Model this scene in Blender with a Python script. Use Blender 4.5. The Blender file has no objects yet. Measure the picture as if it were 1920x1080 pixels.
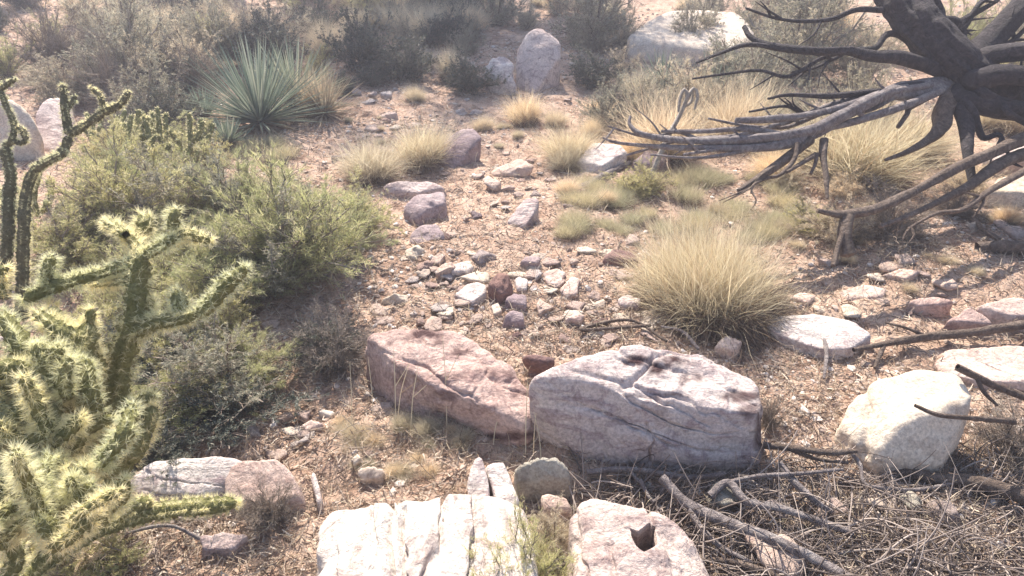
import bpy, bmesh, math, random
import numpy as np
from mathutils import Vector
C = bpy.context.scene.collection
R = math.radians
rng = np.random.default_rng(7)
random.seed(7)

# ------------------------------------------------------------------ camera, sky, sun, exposure
PITCH = R(30.0); FOC = 1251.0; CAMZ = 1.7
cam_data = bpy.data.cameras.new("camera"); cam = bpy.data.objects.new("camera", cam_data); C.objects.link(cam)
cam.location = (0, 0, CAMZ); cam.rotation_euler = (math.pi/2 - PITCH, 0, 0)
cam_data.sensor_width = 36; cam_data.lens = 36*FOC/1920; cam_data.clip_start = .02; cam_data.clip_end = 3000
bpy.context.scene.camera = cam
SUN_EL, SUN_AZ = R(47), R(-14)          # behind the scene, a little to the left
world = bpy.data.worlds.new("World"); bpy.context.scene.world = world; world.use_nodes = True
wn = world.node_tree.nodes; wl = world.node_tree.links; wn.clear()
wo = wn.new('ShaderNodeOutputWorld'); bg = wn.new('ShaderNodeBackground'); sky = wn.new('ShaderNodeTexSky')
sky.sky_type = 'NISHITA'; sky.sun_disc = False; sky.sun_elevation = SUN_EL; sky.sun_rotation = SUN_AZ
sky.air_density = 1.0; sky.dust_density = 1.5
bg.inputs[1].default_value = .105
wl.new(sky.outputs[0], bg.inputs[0]); wl.new(bg.outputs[0], wo.inputs[0])
sd = bpy.data.lights.new("sun", 'SUN'); sd.energy = 5.0; sd.angle = R(.5); sd.color = (1.0, .90, .77)
sun = bpy.data.objects.new("sun", sd); C.objects.link(sun)
sdir = Vector((math.sin(SUN_AZ)*math.cos(SUN_EL), math.cos(SUN_AZ)*math.cos(SUN_EL), math.sin(SUN_EL)))
sun.rotation_euler = sdir.to_track_quat('Z', 'Y').to_euler(); sun.location = (0, 0, 8)
GLARE_VEIL = 0.010  # density of the veil that imitates lens glare
vs = bpy.context.scene.view_settings
vs.view_transform = 'Standard'; vs.look = 'None'; vs.gamma = 1; vs.use_curve_mapping = False; vs.exposure = 1.2
bpy.context.scene.cycles.max_bounces = 6
bpy.context.scene.cycles.transparent_max_bounces = 6
bpy.context.scene.cycles.volume_bounces = 0

# ------------------------------------------------------------------ numeric helpers
def h3(ix, iy, iz, seed):
    a = (ix.astype(np.int64)*374761393 + iy.astype(np.int64)*668265263 + iz.astype(np.int64)*2147483647 + seed*1274126177) & 0xFFFFFFFF
    a = ((a ^ (a >> 13))*1274126177) & 0xFFFFFFFF
    a = ((a ^ (a >> 16))*2246822519) & 0xFFFFFFFF
    return (a ^ (a >> 15))/4294967295.0
def vnoise(P, seed=0):
    f = np.floor(P); u = P-f; u = u*u*u*(u*(u*6-15)+10); i = f.astype(np.int64); r = 0
    for dx in (0, 1):
        for dy in (0, 1):
            for dz in (0, 1):
                w = (u[:,0] if dx else 1-u[:,0])*(u[:,1] if dy else 1-u[:,1])*(u[:,2] if dz else 1-u[:,2])
                r = r + w*h3(i[:,0]+dx, i[:,1]+dy, i[:,2]+dz, seed)
    return r*2-1
ROT = np.array([[.8,.36,.48],[-.6,.48,.64],[0,-.8,.6]])
def fbm(P, oct=4, seed=0, gain=.5):
    r = np.zeros(len(P)); a = 1.0; Q = P.copy()
    for k in range(oct):
        r += a*vnoise(Q, seed+k*17); Q = (Q@ROT.T)*2.03+11.3; a *= gain
    return r
def unit(v): return v/np.maximum(np.linalg.norm(v, axis=-1, keepdims=True), 1e-9)

def hgt(x, y, fine=True):
    x = np.atleast_1d(np.asarray(x, float)); y = np.atleast_1d(np.asarray(y, float))
    P = np.stack([x, y, np.zeros_like(x)+.5], 1)
    d = np.maximum(y-6.0, 0)
    base = 2.4*(1-np.exp(-.060*d/2.4))
    r = np.hypot(x, y)
    base = base + .05*np.clip(-x-.6, 0, 12) + .02*np.clip(x-1.5, 0, 12)
    z = base + .06*fbm(P*.9, 3, 5) + np.clip(r-14, 0, 60)*.02*vnoise(P*.04, 9)
    if fine: z = z + .018*fbm(P*5, 4, 31) + .006*fbm(P*26, 2, 3)
    return z
FW = np.array([0, math.cos(PITCH), -math.sin(PITCH)]); UP = np.array([0, math.sin(PITCH), math.cos(PITCH)]); RT = np.array([1., 0, 0])
CAM = np.array([0, 0, CAMZ])
def ray(px, py): return RT*((px-960)/FOC) + UP*((540-py)/FOC) + FW
def P(px, py, D): return CAM + ray(px, py)*D                        # point at depth D along the view axis
_T = np.concatenate([np.linspace(.8, 12, 700), np.linspace(12.1, 60, 300)])
def G(px, py, h=0.0):                                               # the ground (or h above it) seen at a pixel
    d = ray(px, py); Q = CAM+d[None]*_T[:,None]
    k = np.where(Q[:,2] < hgt(Q[:,0], Q[:,1], False)+h)[0]
    if len(k) == 0: return Q[-1]
    i = k[0]
    if i == 0: return Q[0]
    a, b = _T[i-1], _T[i]
    for _ in range(12):
        m = (a+b)/2; q = CAM+d*m
        if q[2] < hgt(q[0], q[1], False)[0]+h: b = m
        else: a = m
    return CAM+d*b
def depth(p): return float((np.asarray(p)-CAM)@FW)
def proj(Q):
    v = Q-CAM; z = v@FW
    return np.stack([960+FOC*(v@RT)/z, 540-FOC*(v@UP)/z], -1), z

# ------------------------------------------------------------------ mesh helpers
class MB:
    def __init__(s): s.v = []; s.f = []; s.n = 0
    def add(s, v, f):
        v = np.asarray(v, float).reshape(-1, 3); f = np.asarray(f, np.int64)
        if len(v) == 0: return
        s.v.append(v); s.f.append(f+s.n); s.n += len(v)
    def mesh(s, name, mat, smooth=True):
        me = bpy.data.meshes.new(name)
        V = np.concatenate(s.v); me.vertices.add(len(V)); me.vertices.foreach_set('co', V.astype(np.float32).ravel())
        loops = np.concatenate([f.ravel() for f in s.f]); tot = np.concatenate([np.full(len(f), f.shape[1]) for f in s.f])
        me.loops.add(len(loops)); me.loops.foreach_set('vertex_index', loops.astype(np.int32))
        me.polygons.add(len(tot)); me.polygons.foreach_set('loop_start', (np.cumsum(tot)-tot).astype(np.int32))
        me.update(calc_edges=True)
        me.polygons.foreach_set('use_smooth', np.full(len(tot), bool(smooth)))
        me.materials.append(mat)
        return me
def link(name, me, parent=None, loc=(0, 0, 0)):
    o = bpy.data.objects.new(name, me); C.objects.link(o); o.location = loc
    if parent: o.parent = parent
    return o
def tag(o, label=None, cat=None, group=None, kind=None):
    if label: o['label'] = label
    if cat: o['category'] = cat
    if group: o['group'] = group
    if kind: o['kind'] = kind
    return o
def empty(name, loc, rz=0, label=None, cat=None, group=None):
    o = bpy.data.objects.new(name, None); C.objects.link(o); o.location = loc; o.rotation_euler = (0, 0, rz); o.empty_display_size = .1
    return tag(o, label, cat, group)
def copy_tree(o, parent=None):
    c = o.copy(); C.objects.link(c); c.parent = parent
    for ch in o.children: copy_tree(ch, c)
    return c

def ribbons(mb, root, d, L, W, droop=.2, seg=3, curl=.0, rg=rng, tip=.12):
    N = len(root); L = np.broadcast_to(L, (N,)); W = np.broadcast_to(W, (N,)); droop = np.broadcast_to(droop, (N,))
    t = np.linspace(0, 1, seg+1)[None,:,None]
    side = unit(np.cross(d, unit(rg.normal(size=(N, 3))))); oth = unit(np.cross(d, side))
    c = root[:,None] + d[:,None]*(L[:,None,None]*t) + np.array([0, 0, -1.])*(droop*L)[:,None,None]*t**2
    if curl: c = c + oth[:,None]*(rg.normal(size=N)*curl*L)[:,None,None]*t**2 + side[:,None]*(rg.normal(size=N)*curl*L)[:,None,None]*np.sin(t*5)*.4
    w = W[:,None,None]*(1-(1-tip)*t**1.5)*.5
    V = np.stack([c-side[:,None]*w, c+side[:,None]*w], 2)          # N,S+1,2,3
    idx = np.arange(N*(seg+1)*2).reshape(N, seg+1, 2)
    F = np.stack([idx[:,:-1,0], idx[:,:-1,1], idx[:,1:,1], idx[:,1:,0]], -1).reshape(-1, 4)
    mb.add(V, F)
def ctubes(mb, c, r, sides=4):                                      # many curves at once: c (N,S,3), r (N,S)
    N, S, _ = c.shape
    T = unit(np.gradient(c, axis=1)); ref = unit(rng.normal(size=(N, 1, 3)))
    a = unit(np.cross(T, ref)); b = np.cross(T, a)
    th = np.arange(sides)*2*math.pi/sides
    V = c[:,:,None] + r[:,:,None,None]*(a[:,:,None]*np.cos(th)[None,None,:,None] + b[:,:,None]*np.sin(th)[None,None,:,None])
    idx = np.arange(N*S*sides).reshape(N, S, sides); nx = np.roll(idx, -1, 2)
    mb.add(V, np.stack([idx[:,:-1], nx[:,:-1], nx[:,1:], idx[:,1:]], -1).reshape(-1, 4))
def spline(pts, step):
    pts = np.asarray(pts, float); K = pts.shape[1]
    Q = np.vstack([2*pts[0]-pts[1], pts, 2*pts[-1]-pts[-2]]); out = []
    for i in range(1, len(Q)-2):
        n = max(2, int(np.linalg.norm(Q[i+1][:3]-Q[i][:3])/step)); t = np.linspace(0, 1, n, endpoint=False)[:,None]
        p0, p1, p2, p3 = Q[i-1], Q[i], Q[i+1], Q[i+2]
        out.append(.5*((2*p1)+(-p0+p2)*t+(2*p0-5*p1+4*p2-p3)*t*t+(-p0+3*p1-3*p2+p3)*t**3))
    out.append(pts[-1:]); return np.vstack(out)
def frames(c):
    T = unit(np.gradient(c, axis=0)); a = np.zeros_like(c)
    v = np.cross(T[0], [0.3, .2, 1.]); v = v/np.linalg.norm(v)
    for i in range(len(c)):
        v = v-T[i]*(v@T[i]); v = v/np.linalg.norm(v); a[i] = v
    return T, a, np.cross(T, a)
def tube(mb, pts, step=.02, sides=10, bark=.12, freq=18, seed=0, disp=None, roundend=False, fib=2.4):
    """pts rows x,y,z,radius. returns centre line and radii"""
    s = spline(pts, step); c = s[:,:3]; r = np.maximum(s[:,3], .0006)
    if roundend:
        Ls = np.concatenate([[0], np.cumsum(np.linalg.norm(np.diff(c, axis=0), axis=1))]); e = Ls[-1]-Ls
        r = r*np.sqrt(np.clip(1-np.clip(1-e/np.maximum(r*1.3, 1e-4), 0, 1)**2, .02, 1))
    T, a, b = frames(c); n = len(c)
    th = np.arange(sides)*2*math.pi/sides
    dirs = a[:,None]*np.cos(th)[None,:,None]+b[:,None]*np.sin(th)[None,:,None]
    rr = np.repeat(r[:,None], sides, 1)
    if bark:
        Q = (c[:,None]+dirs*r[:,None,None]).reshape(-1, 3)
        lowT = np.cumsum(np.full(n, step))[:,None]*np.ones(sides)
        U = np.stack([np.tile(np.cos(th), n)*fib, np.tile(np.sin(th), n)*fib, lowT.ravel()*freq*.25], 1)+seed
        rr = rr*(1+bark*fbm(U, 3, seed).reshape(n, sides)+bark*.7*fbm(Q*freq, 2, seed+5).reshape(n, sides))
    if disp is not None: rr = rr*disp(n, sides, step, r)
    V = c[:,None]+dirs*rr[:,:,None]
    idx = np.arange(n*sides).reshape(n, sides); nx = np.roll(idx, -1, 1)
    mb.add(V, np.stack([idx[:-1], nx[:-1], nx[1:], idx[1:]], -1).reshape(-1, 4))
    cap = np.vstack([c[-1]+T[-1]*r[-1]*.4]); last = V[-1]
    mb.add(np.vstack([last, cap]), np.array([[i, (i+1) % sides, sides] for i in range(sides)]))
    return c, r, (T, a, b)

# ------------------------------------------------------------------ materials
def nt(name):
    m = bpy.data.materials.new(name); m.use_nodes = True; t = m.node_tree; t.nodes.clear()
    return m, t.nodes, t.links
def rgb(c): return (c[0], c[1], c[2], 1)
def N_(n, l, kind, ins=None, **kw):
    x = n.new(kind)
    for k, v in kw.items(): setattr(x, k, v)
    for k, v in (ins or {}).items():
        if hasattr(v, 'node'): l.new(v, x.inputs[k])
        else: x.inputs[k].default_value = v
    return x
def ramp(n, l, fac, stops):
    x = n.new('ShaderNodeValToRGB'); l.new(fac, x.inputs[0]); e = x.color_ramp.elements
    while len(e) < len(stops): e.new(.5)
    for k, (p, c) in enumerate(stops): e[k].position = p; e[k].color = rgb(c) if hasattr(c, '__len__') else (c, c, c, 1)
    return x.outputs[0]
def mix(n, l, f, a, b, mode='MIX'):
    x = n.new('ShaderNodeMix'); x.data_type = 'RGBA'; x.blend_type = mode
    for sck, v in ((x.inputs[0], f), (x.inputs[6], a), (x.inputs[7], b)):
        if hasattr(v, 'node'): l.new(v, sck)
        else: sck.default_value = v if not hasattr(v, '__len__') else rgb(v)
    return x.outputs[2]
def rock_mat(name, c1, c2, c3, stain=.5, crack=0., crackdir=(1, 1, 1), bump=.5, sc=1., lichen=None):
    m, n, l = nt(name)
    tc = n.new('ShaderNodeTexCoord'); oi = n.new('ShaderNodeObjectInfo')
    off = N_(n, l, 'ShaderNodeVectorMath', {0: oi.outputs['Random'], 1: (31., 17., 23.)}, operation='MULTIPLY')
    co = N_(n, l, 'ShaderNodeVectorMath', {0: tc.outputs['Object'], 1: off.outputs[0]}, operation='ADD').outputs[0]
    n1 = N_(n, l, 'ShaderNodeTexNoise', {'Vector': co, 'Scale': 5*sc, 'Detail': 9, 'Roughness': .68, 'Distortion': .4})
    n2 = N_(n, l, 'ShaderNodeTexNoise', {'Vector': co, 'Scale': 13*sc, 'Detail': 8, 'Roughness': .7, 'Distortion': 1.})
    st = N_(n, l, 'ShaderNodeVectorMath', {0: co, 1: crackdir}, operation='MULTIPLY').outputs[0]
    n3 = N_(n, l, 'ShaderNodeTexNoise', {'Vector': st, 'Scale': 9*sc, 'Detail': 7, 'Roughness': .65, 'Distortion': .6})
    nf = N_(n, l, 'ShaderNodeTexNoise', {'Vector': co, 'Scale': 85*sc, 'Detail': 6, 'Roughness': .75})
    col = mix(n, l, ramp(n, l, n1.outputs[0], [(.36, 0.), (.64, 1.)]), c1, c2)
    col = mix(n, l, ramp(n, l, n2.outputs[0], [(.52, 0.), (.62, min(1, stain*.95))]), col, c3)
    col = mix(n, l, ramp(n, l, n3.outputs[0], [(.54, 0.), (.61, min(1, stain*.95)), (.7, stain*.35)]), col, c3)
    g = ramp(n, l, nf.outputs[0], [(.32, (.60, .57, .56)), (.6, (1.12, 1.1, 1.08))])
    col = mix(n, l, 1., col, g, 'MULTIPLY')
    if lichen:
        nl = N_(n, l, 'ShaderNodeTexVoronoi', {'Vector': co, 'Scale': 16*sc, 'Randomness': 1.})
        col = mix(n, l, ramp(n, l, nl.outputs[0], [(.10, .8), (.22, 0.)]), col, lichen)
    hgt_in = N_(n, l, 'ShaderNodeMath', {0: nf.outputs[0], 1: .25}, operation='MULTIPLY').outputs[0]
    hs = N_(n, l, 'ShaderNodeMath', {0: n2.outputs[0], 1: hgt_in}, operation='ADD').outputs[0]
    hs = N_(n, l, 'ShaderNodeMath', {0: hs, 1: N_(n, l, 'ShaderNodeMath', {0: n3.outputs[0], 1: .8}, operation='MULTIPLY').outputs[0]}, operation='ADD').outputs[0]
    if crack:
        wv = N_(n, l, 'ShaderNodeVectorMath', {0: st, 1: N_(n, l, 'ShaderNodeVectorMath', {0: n1.outputs[1], 1: (.35, .35, .35)}, operation='MULTIPLY').outputs[0]}, operation='ADD').outputs[0]
        vo = N_(n, l, 'ShaderNodeTexVoronoi', {'Vector': wv, 'Scale': crack}, feature='DISTANCE_TO_EDGE')
        ck = ramp(n, l, vo.outputs[0], [(.0, 0.), (.03, 1.)])
        gate = ramp(n, l, n1.outputs[0], [(.36, 1.), (.40, 0.)])
        ck = mix(n, l, gate, ck, (1, 1, 1))
        col = mix(n, l, ck, (.17, .13, .13), col)
        hs = N_(n, l, 'ShaderNodeMath', {0: hs, 1: ck}, operation='ADD').outputs[0]
    at = n.new('ShaderNodeAttribute'); at.attribute_name = 'stain'  # real pits and pockets, plus shade painted on the red boulder's front
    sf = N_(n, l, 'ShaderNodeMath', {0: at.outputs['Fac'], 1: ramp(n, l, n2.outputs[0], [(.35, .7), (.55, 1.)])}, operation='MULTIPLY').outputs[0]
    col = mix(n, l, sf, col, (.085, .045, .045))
    # a little shift in value from stone to stone
    var = ramp(n, l, oi.outputs['Random'], [(0., (.86, .82, .82)), (.5, (1., 1., 1.)), (1., (1.06, 1.02, .96))])
    col = mix(n, l, 1., col, var, 'MULTIPLY')
    bp = N_(n, l, 'ShaderNodeBump', {'Height': hs, 'Strength': min(1., bump*1.7), 'Distance': .02/sc})
    bs = N_(n, l, 'ShaderNodeBsdfPrincipled', {'Base Color': col, 'Roughness': .88, 'Normal': bp.outputs[0]})
    bs.inputs['Specular IOR Level'].default_value = .25
    o = n.new('ShaderNodeOutputMaterial'); l.new(bs.outputs[0], o.inputs[0]); return m
def leaf_mat(name, c1, c2, trans=.4, rough=.6, c3=None):
    m, n, l = nt(name); ge = n.new('ShaderNodeNewGeometry'); oi = n.new('ShaderNodeObjectInfo')
    stops = [(0., c1), (.7, c2)]
    if c3: stops = [(0., c1), (.55, c2), (.9, c3)]
    col = ramp(n, l, ge.outputs['Random Per Island'], stops)
    var = ramp(n, l, oi.outputs['Random'], [(0., (.82, .86, .86)), (1., (1.12, 1.06, 1.))])
    col = mix(n, l, 1., col, var, 'MULTIPLY')
    d = N_(n, l, 'ShaderNodeBsdfPrincipled', {'Base Color': col, 'Roughness': rough}); d.inputs['Specular IOR Level'].default_value = .3
    tr = N_(n, l, 'ShaderNodeBsdfTranslucent', {'Color': col})
    mx = N_(n, l, 'ShaderNodeMixShader', {0: trans}); l.new(d.outputs[0], mx.inputs[1]); l.new(tr.outputs[0], mx.inputs[2])
    o = n.new('ShaderNodeOutputMaterial'); l.new(mx.outputs[0], o.inputs[0]); return m
def bark_mat(name, c1, c2, c3, sc=1.):
    m, n, l = nt(name); tc = n.new('ShaderNodeTexCoord')
    n1 = N_(n, l, 'ShaderNodeTexNoise', {'Vector': tc.outputs['Object'], 'Scale': 14*sc, 'Detail': 8, 'Roughness': .7, 'Distortion': 1.5})
    n2 = N_(n, l, 'ShaderNodeTexNoise', {'Vector': tc.outputs['Object'], 'Scale': 70*sc, 'Detail': 5, 'Roughness': .7})
    col = ramp(n, l, n1.outputs[0], [(.32, c1), (.52, c2), (.68, c3)])
    col = mix(n, l, .7, col, ramp(n, l, n2.outputs[0], [(.3, (.55, .53, .52)), (.6, (1.15, 1.12, 1.1))]), 'MULTIPLY')
    hs = N_(n, l, 'ShaderNodeMath', {0: n1.outputs[0], 1: n2.outputs[0]}, operation='ADD').outputs[0]
    bp = N_(n, l, 'ShaderNodeBump', {'Height': hs, 'Strength': 1., 'Distance': .03})
    bs = N_(n, l, 'ShaderNodeBsdfPrincipled', {'Base Color': col, 'Roughness': .85, 'Normal': bp.outputs[0]})
    o = n.new('ShaderNodeOutputMaterial'); l.new(bs.outputs[0], o.inputs[0]); return m
def ground_mat():
    m, n, l = nt('desert_soil'); tc = n.new('ShaderNodeTexCoord'); co = tc.outputs['Object']
    a = N_(n, l, 'ShaderNodeTexNoise', {'Vector': co, 'Scale': 1.3, 'Detail': 8, 'Roughness': .65, 'Distortion': .6})
    b = N_(n, l, 'ShaderNodeTexNoise', {'Vector': co, 'Scale': 9., 'Detail': 8, 'Roughness': .7})
    c = N_(n, l, 'ShaderNodeTexNoise', {'Vector': co, 'Scale': 75., 'Detail': 6, 'Roughness': .75})
    v = N_(n, l, 'ShaderNodeTexVoronoi', {'Vector': co, 'Scale': 60., 'Randomness': 1.})
    col = mix(n, l, ramp(n, l, a.outputs[0], [(.35, 0.), (.65, 1.)]), (.45, .325, .255), (.33, .215, .165))
    col = mix(n, l, ramp(n, l, b.outputs[0], [(.40, 0.), (.62, .8)]), col, (.58, .465, .39))
    col = mix(n, l, ramp(n, l, b.outputs[0], [(.34, .7), (.44, 0.)]), col, (.20, .14, .115))
    col = mix(n, l, .8, col, ramp(n, l, c.outputs[0], [(.3, (.5, .47, .45)), (.6, (1.2, 1.17, 1.12))]), 'MULTIPLY')
    col = mix(n, l, .35, col, ramp(n, l, v.outputs[1], [(.0, (.6, .55, .55)), (1., (1.3, 1.25, 1.2))]), 'MULTIPLY')
    hs = N_(n, l, 'ShaderNodeMath', {0: c.outputs[0], 1: b.outputs[0]}, operation='ADD').outputs[0]
    hs = N_(n, l, 'ShaderNodeMath', {0: hs, 1: N_(n, l, 'ShaderNodeMath', {0: v.outputs[0], 1: -.6}, operation='MULTIPLY').outputs[0]}, operation='ADD').outputs[0]
    bp = N_(n, l, 'ShaderNodeBump', {'Height': hs, 'Strength': .8, 'Distance': .012})
    bs = N_(n, l, 'ShaderNodeBsdfPrincipled', {'Base Color': col, 'Roughness': .95, 'Normal': bp.outputs[0]}); bs.inputs['Specular IOR Level'].default_value = .1
    o = n.new('ShaderNodeOutputMaterial'); l.new(bs.outputs[0], o.inputs[0]); return m
M = dict(
 soil=ground_mat(),
 white=rock_mat('white_limestone', (.78, .73, .69), (.68, .61, .59), (.30, .21, .24), .55, 0., (.22, 1.5, 1.7), .55, lichen=None),
 whitey=rock_mat('white_layered_rock', (.74, .70, .65), (.68, .61, .57), (.30, .22, .21), .65, 0., (1.7, .25, 1.2), .55),
 lav=rock_mat('lavender_rock', (.68, .60, .57), (.56, .47, .46), (.22, .15, .16), .55, 0., (.6, 1.8, 1.), .6),
 cream=rock_mat('cream_rock', (.70, .64, .56), (.62, .54, .46), (.36, .28, .23), .4, 0., (1, 1, 1), .35),
 red=rock_mat('red_sandstone', (.64, .49, .44), (.54, .39, .35), (.22, .13, .13), .5, 0., (.7, 1.4, 1.6), .6),
 pink=rock_mat('pink_rock', (.64, .50, .44), (.72, .61, .55), (.34, .21, .19), .4, 0., (1, 1, 1), .5),
 brown=rock_mat('brown_rock', (.20, .13, .13), (.30, .19, .17), (.10, .07, .08), .5, 0., (1, 1, 1), .5),
 mauve=rock_mat('mauve_rock', (.33, .26, .28), (.45, .38, .39), (.18, .14, .15), .5, 0., (1, 1, 1), .5),
 grey=rock_mat('grey_green_rock', (.44, .42, .36), (.54, .52, .45), (.26, .23, .20), .4, 0., (1, 1, 1), .45),
 gravel=leaf_mat('gravel_stone', (.20, .14, .12), (.50, .39, .34), 0., .9, (.72, .64, .60)),
 golden=leaf_mat('dry_golden_grass', (.78, .65, .44), (.92, .82, .62), .45, .6, (.56, .41, .27)),
 strawp=leaf_mat('pale_straw_grass', (.68, .58, .43), (.84, .77, .61), .45, .6, (.48, .37, .27)),
 thatch=leaf_mat('old_brown_thatch', (.13, .09, .075), (.24, .18, .14), .1, .8),
 olive=leaf_mat('olive_leaf', (.40, .40, .17), (.58, .56, .28), .5, .5, (.70, .63, .40)),
 green=leaf_mat('fresh_green_leaf', (.40, .43, .20), (.56, .57, .30), .5, .5, (.62, .57, .38)),
 sage=leaf_mat('grey_sage_leaf', (.22, .23, .18), (.40, .38, .30), .4, .6, (.58, .51, .40)),
 dark=leaf_mat('dark_blue_green_leaf', (.06, .08, .07), (.11, .13, .11), .3, .5, (.19, .18, .14)),
 yucca=leaf_mat('yucca_leaf', (.17, .22, .17), (.32, .37, .29), .2, .35, (.52, .53, .42)),
 deadleaf=leaf_mat('dead_yucca_leaf', (.42, .32, .23), (.56, .46, .34), .25, .6),
 twig=leaf_mat('grey_twig', (.22, .18, .15), (.36, .31, .27), 0., .8, (.15, .11, .09)),
 litter=leaf_mat('dry_litter', (.13, .09, .07), (.42, .33, .26), .1, .8, (.66, .57, .48)),
 chol=bark_mat('cholla_skin', (.20, .21, .06), (.36, .36, .13), (.50, .49, .24), 2.),
 chold=bark_mat('old_cholla_skin', (.16, .15, .08), (.26, .25, .14), (.38, .36, .24), 2.),
 spine=leaf_mat('cholla_spine', (.90, .86, .52), (.95, .92, .66), .5, .4),
 spined=leaf_mat('short_grey_spine', (.55, .52, .40), (.68, .65, .50), .4, .5),
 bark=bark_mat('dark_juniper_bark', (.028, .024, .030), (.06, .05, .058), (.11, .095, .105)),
 brush=leaf_mat('grey_brush_twig', (.07, .055, .05), (.22, .18, .165), 0., .8, (.42, .36, .33)),
 lowgr=leaf_mat('grey_straw_grass', (.42, .40, .24), (.62, .57, .40), .45, .6, (.72, .65, .48)),
 thatch2=leaf_mat('dark_dead_thatch', (.10, .07, .06), (.22, .17, .13), .05, .8),
 paledead=bark_mat('pale_dead_stalk', (.42, .36, .30), (.60, .54, .46), (.72, .66, .58)),
 dead=bark_mat('grey_dead_wood', (.16, .13, .13), (.33, .29, .29), (.52, .48, .46)),
 deadb=bark_mat('brown_dead_wood', (.10, .07, .06), (.20, .15, .12), (.34, .27, .23)),
)

ANCH = []; FILL = []
def anchor(px, py, text): ANCH.append((px, py, text))
def fill(o, px, py, desc): FILL.append((o, px, py, desc))
ORD = ['', 'second ', 'third ', 'fourth ', 'fifth ', 'sixth ', 'seventh ', 'eighth ', 'ninth ', 'tenth ', 'eleventh ', 'twelfth ', 'thirteenth ', 'fourteenth ', 'fifteenth ', 'sixteenth ', 'seventeenth ', 'eighteenth ', 'nineteenth ', 'twentieth ']
def relabel():
    g = {}
    for o, px, py, desc in FILL:
        a = min(ANCH, key=lambda q: math.hypot(q[0]-px, (q[1]-py)*1.6)); dx, dy = px-a[0], (py-a[1])*1.6
        d = ('left of' if dx < 0 else 'right of') if abs(dx) > abs(dy) else ('above' if dy < 0 else 'below')
        g.setdefault((desc, d, a[2]), []).append((math.hypot(dx, dy), o))
    for (desc, d, t), L in g.items():
        L.sort(key=lambda q: q[0])
        for k, (_, o) in enumerate(L): o['label'] = (ORD[min(k, 19)]+('closest ' if len(L) > 1 else '')+desc+' '+d+' '+t)
# ------------------------------------------------------------------ ground
def build_ground():
    rs = [0.0, .15, .3, .45]; r = .6
    while r < 14: rs.append(r); r *= 1.0075
    while r < 900: rs.append(r); r *= 1.05
    rs = np.array(rs)
    ths = np.concatenate([np.linspace(-50, 50, 720), np.linspace(50, 310, 131)[1:-1]])
    th = np.radians(ths); nr, na = len(rs), len(th)
    X = rs[:,None]*np.sin(th)[None]; Y = rs[:,None]*np.cos(th)[None]
    Z = hgt(X.ravel(), Y.ravel())
    V = np.stack([X.ravel(), Y.ravel(), Z], 1); idx = np.arange(nr*na).reshape(nr, na); nx = np.roll(idx, -1, 1)
    F = np.stack([idx[:-1], nx[:-1], nx[1:], idx[1:]], -1).reshape(-1, 4)
    mb = MB(); mb.add(V, F[:, ::-1])
    tag(link('ground', mb.mesh('ground', M['soil'])), 'stony pinkish tan desert soil rising into the slope behind', kind='structure')
build_ground()

# ------------------------------------------------------------------ rocks
_ico = {}
def ico(sub):
    if sub not in _ico:
        bm = bmesh.new(); bmesh.ops.create_icosphere(bm, subdivisions=sub, radius=1)
        bm.verts.ensure_lookup_table()
        _ico[sub] = (np.array([v.co[:] for v in bm.verts]), np.array([[v.index for v in f.verts] for f in bm.faces])); bm.free()
    return _ico[sub]
def hull_planes(pts):
    bm = bmesh.new()
    for p in pts: bm.verts.new(p)
    r = bmesh.ops.convex_hull(bm, input=bm.verts)
    bm.normal_update(); c = np.mean(pts, 0)
    res = [(np.array(f.normal[:]), float(np.array(f.verts[0].co[:])@np.array(f.normal[:]))) for f in bm.faces]
    bm.free(); out = []
    n = np.array([a for a, b in res]); d = np.array([b for a, b in res])
    s = np.sign(d-n@c); n = n*s[:,None]; d = d*s
    return n, d
def star(pts, sub, p):
    n, d = hull_planes(pts); c = (np.max(pts, 0)+np.min(pts, 0))*.5*.4+np.mean(pts, 0)*.6
    D, F = ico(sub); dd = np.maximum(d-n@c, 1e-3)
    k = np.maximum(D@n.T, 0)/dd[None]
    r = (k**p).sum(1)**(-1/p)
    return c, D, F, r
ROCKS = []
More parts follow.
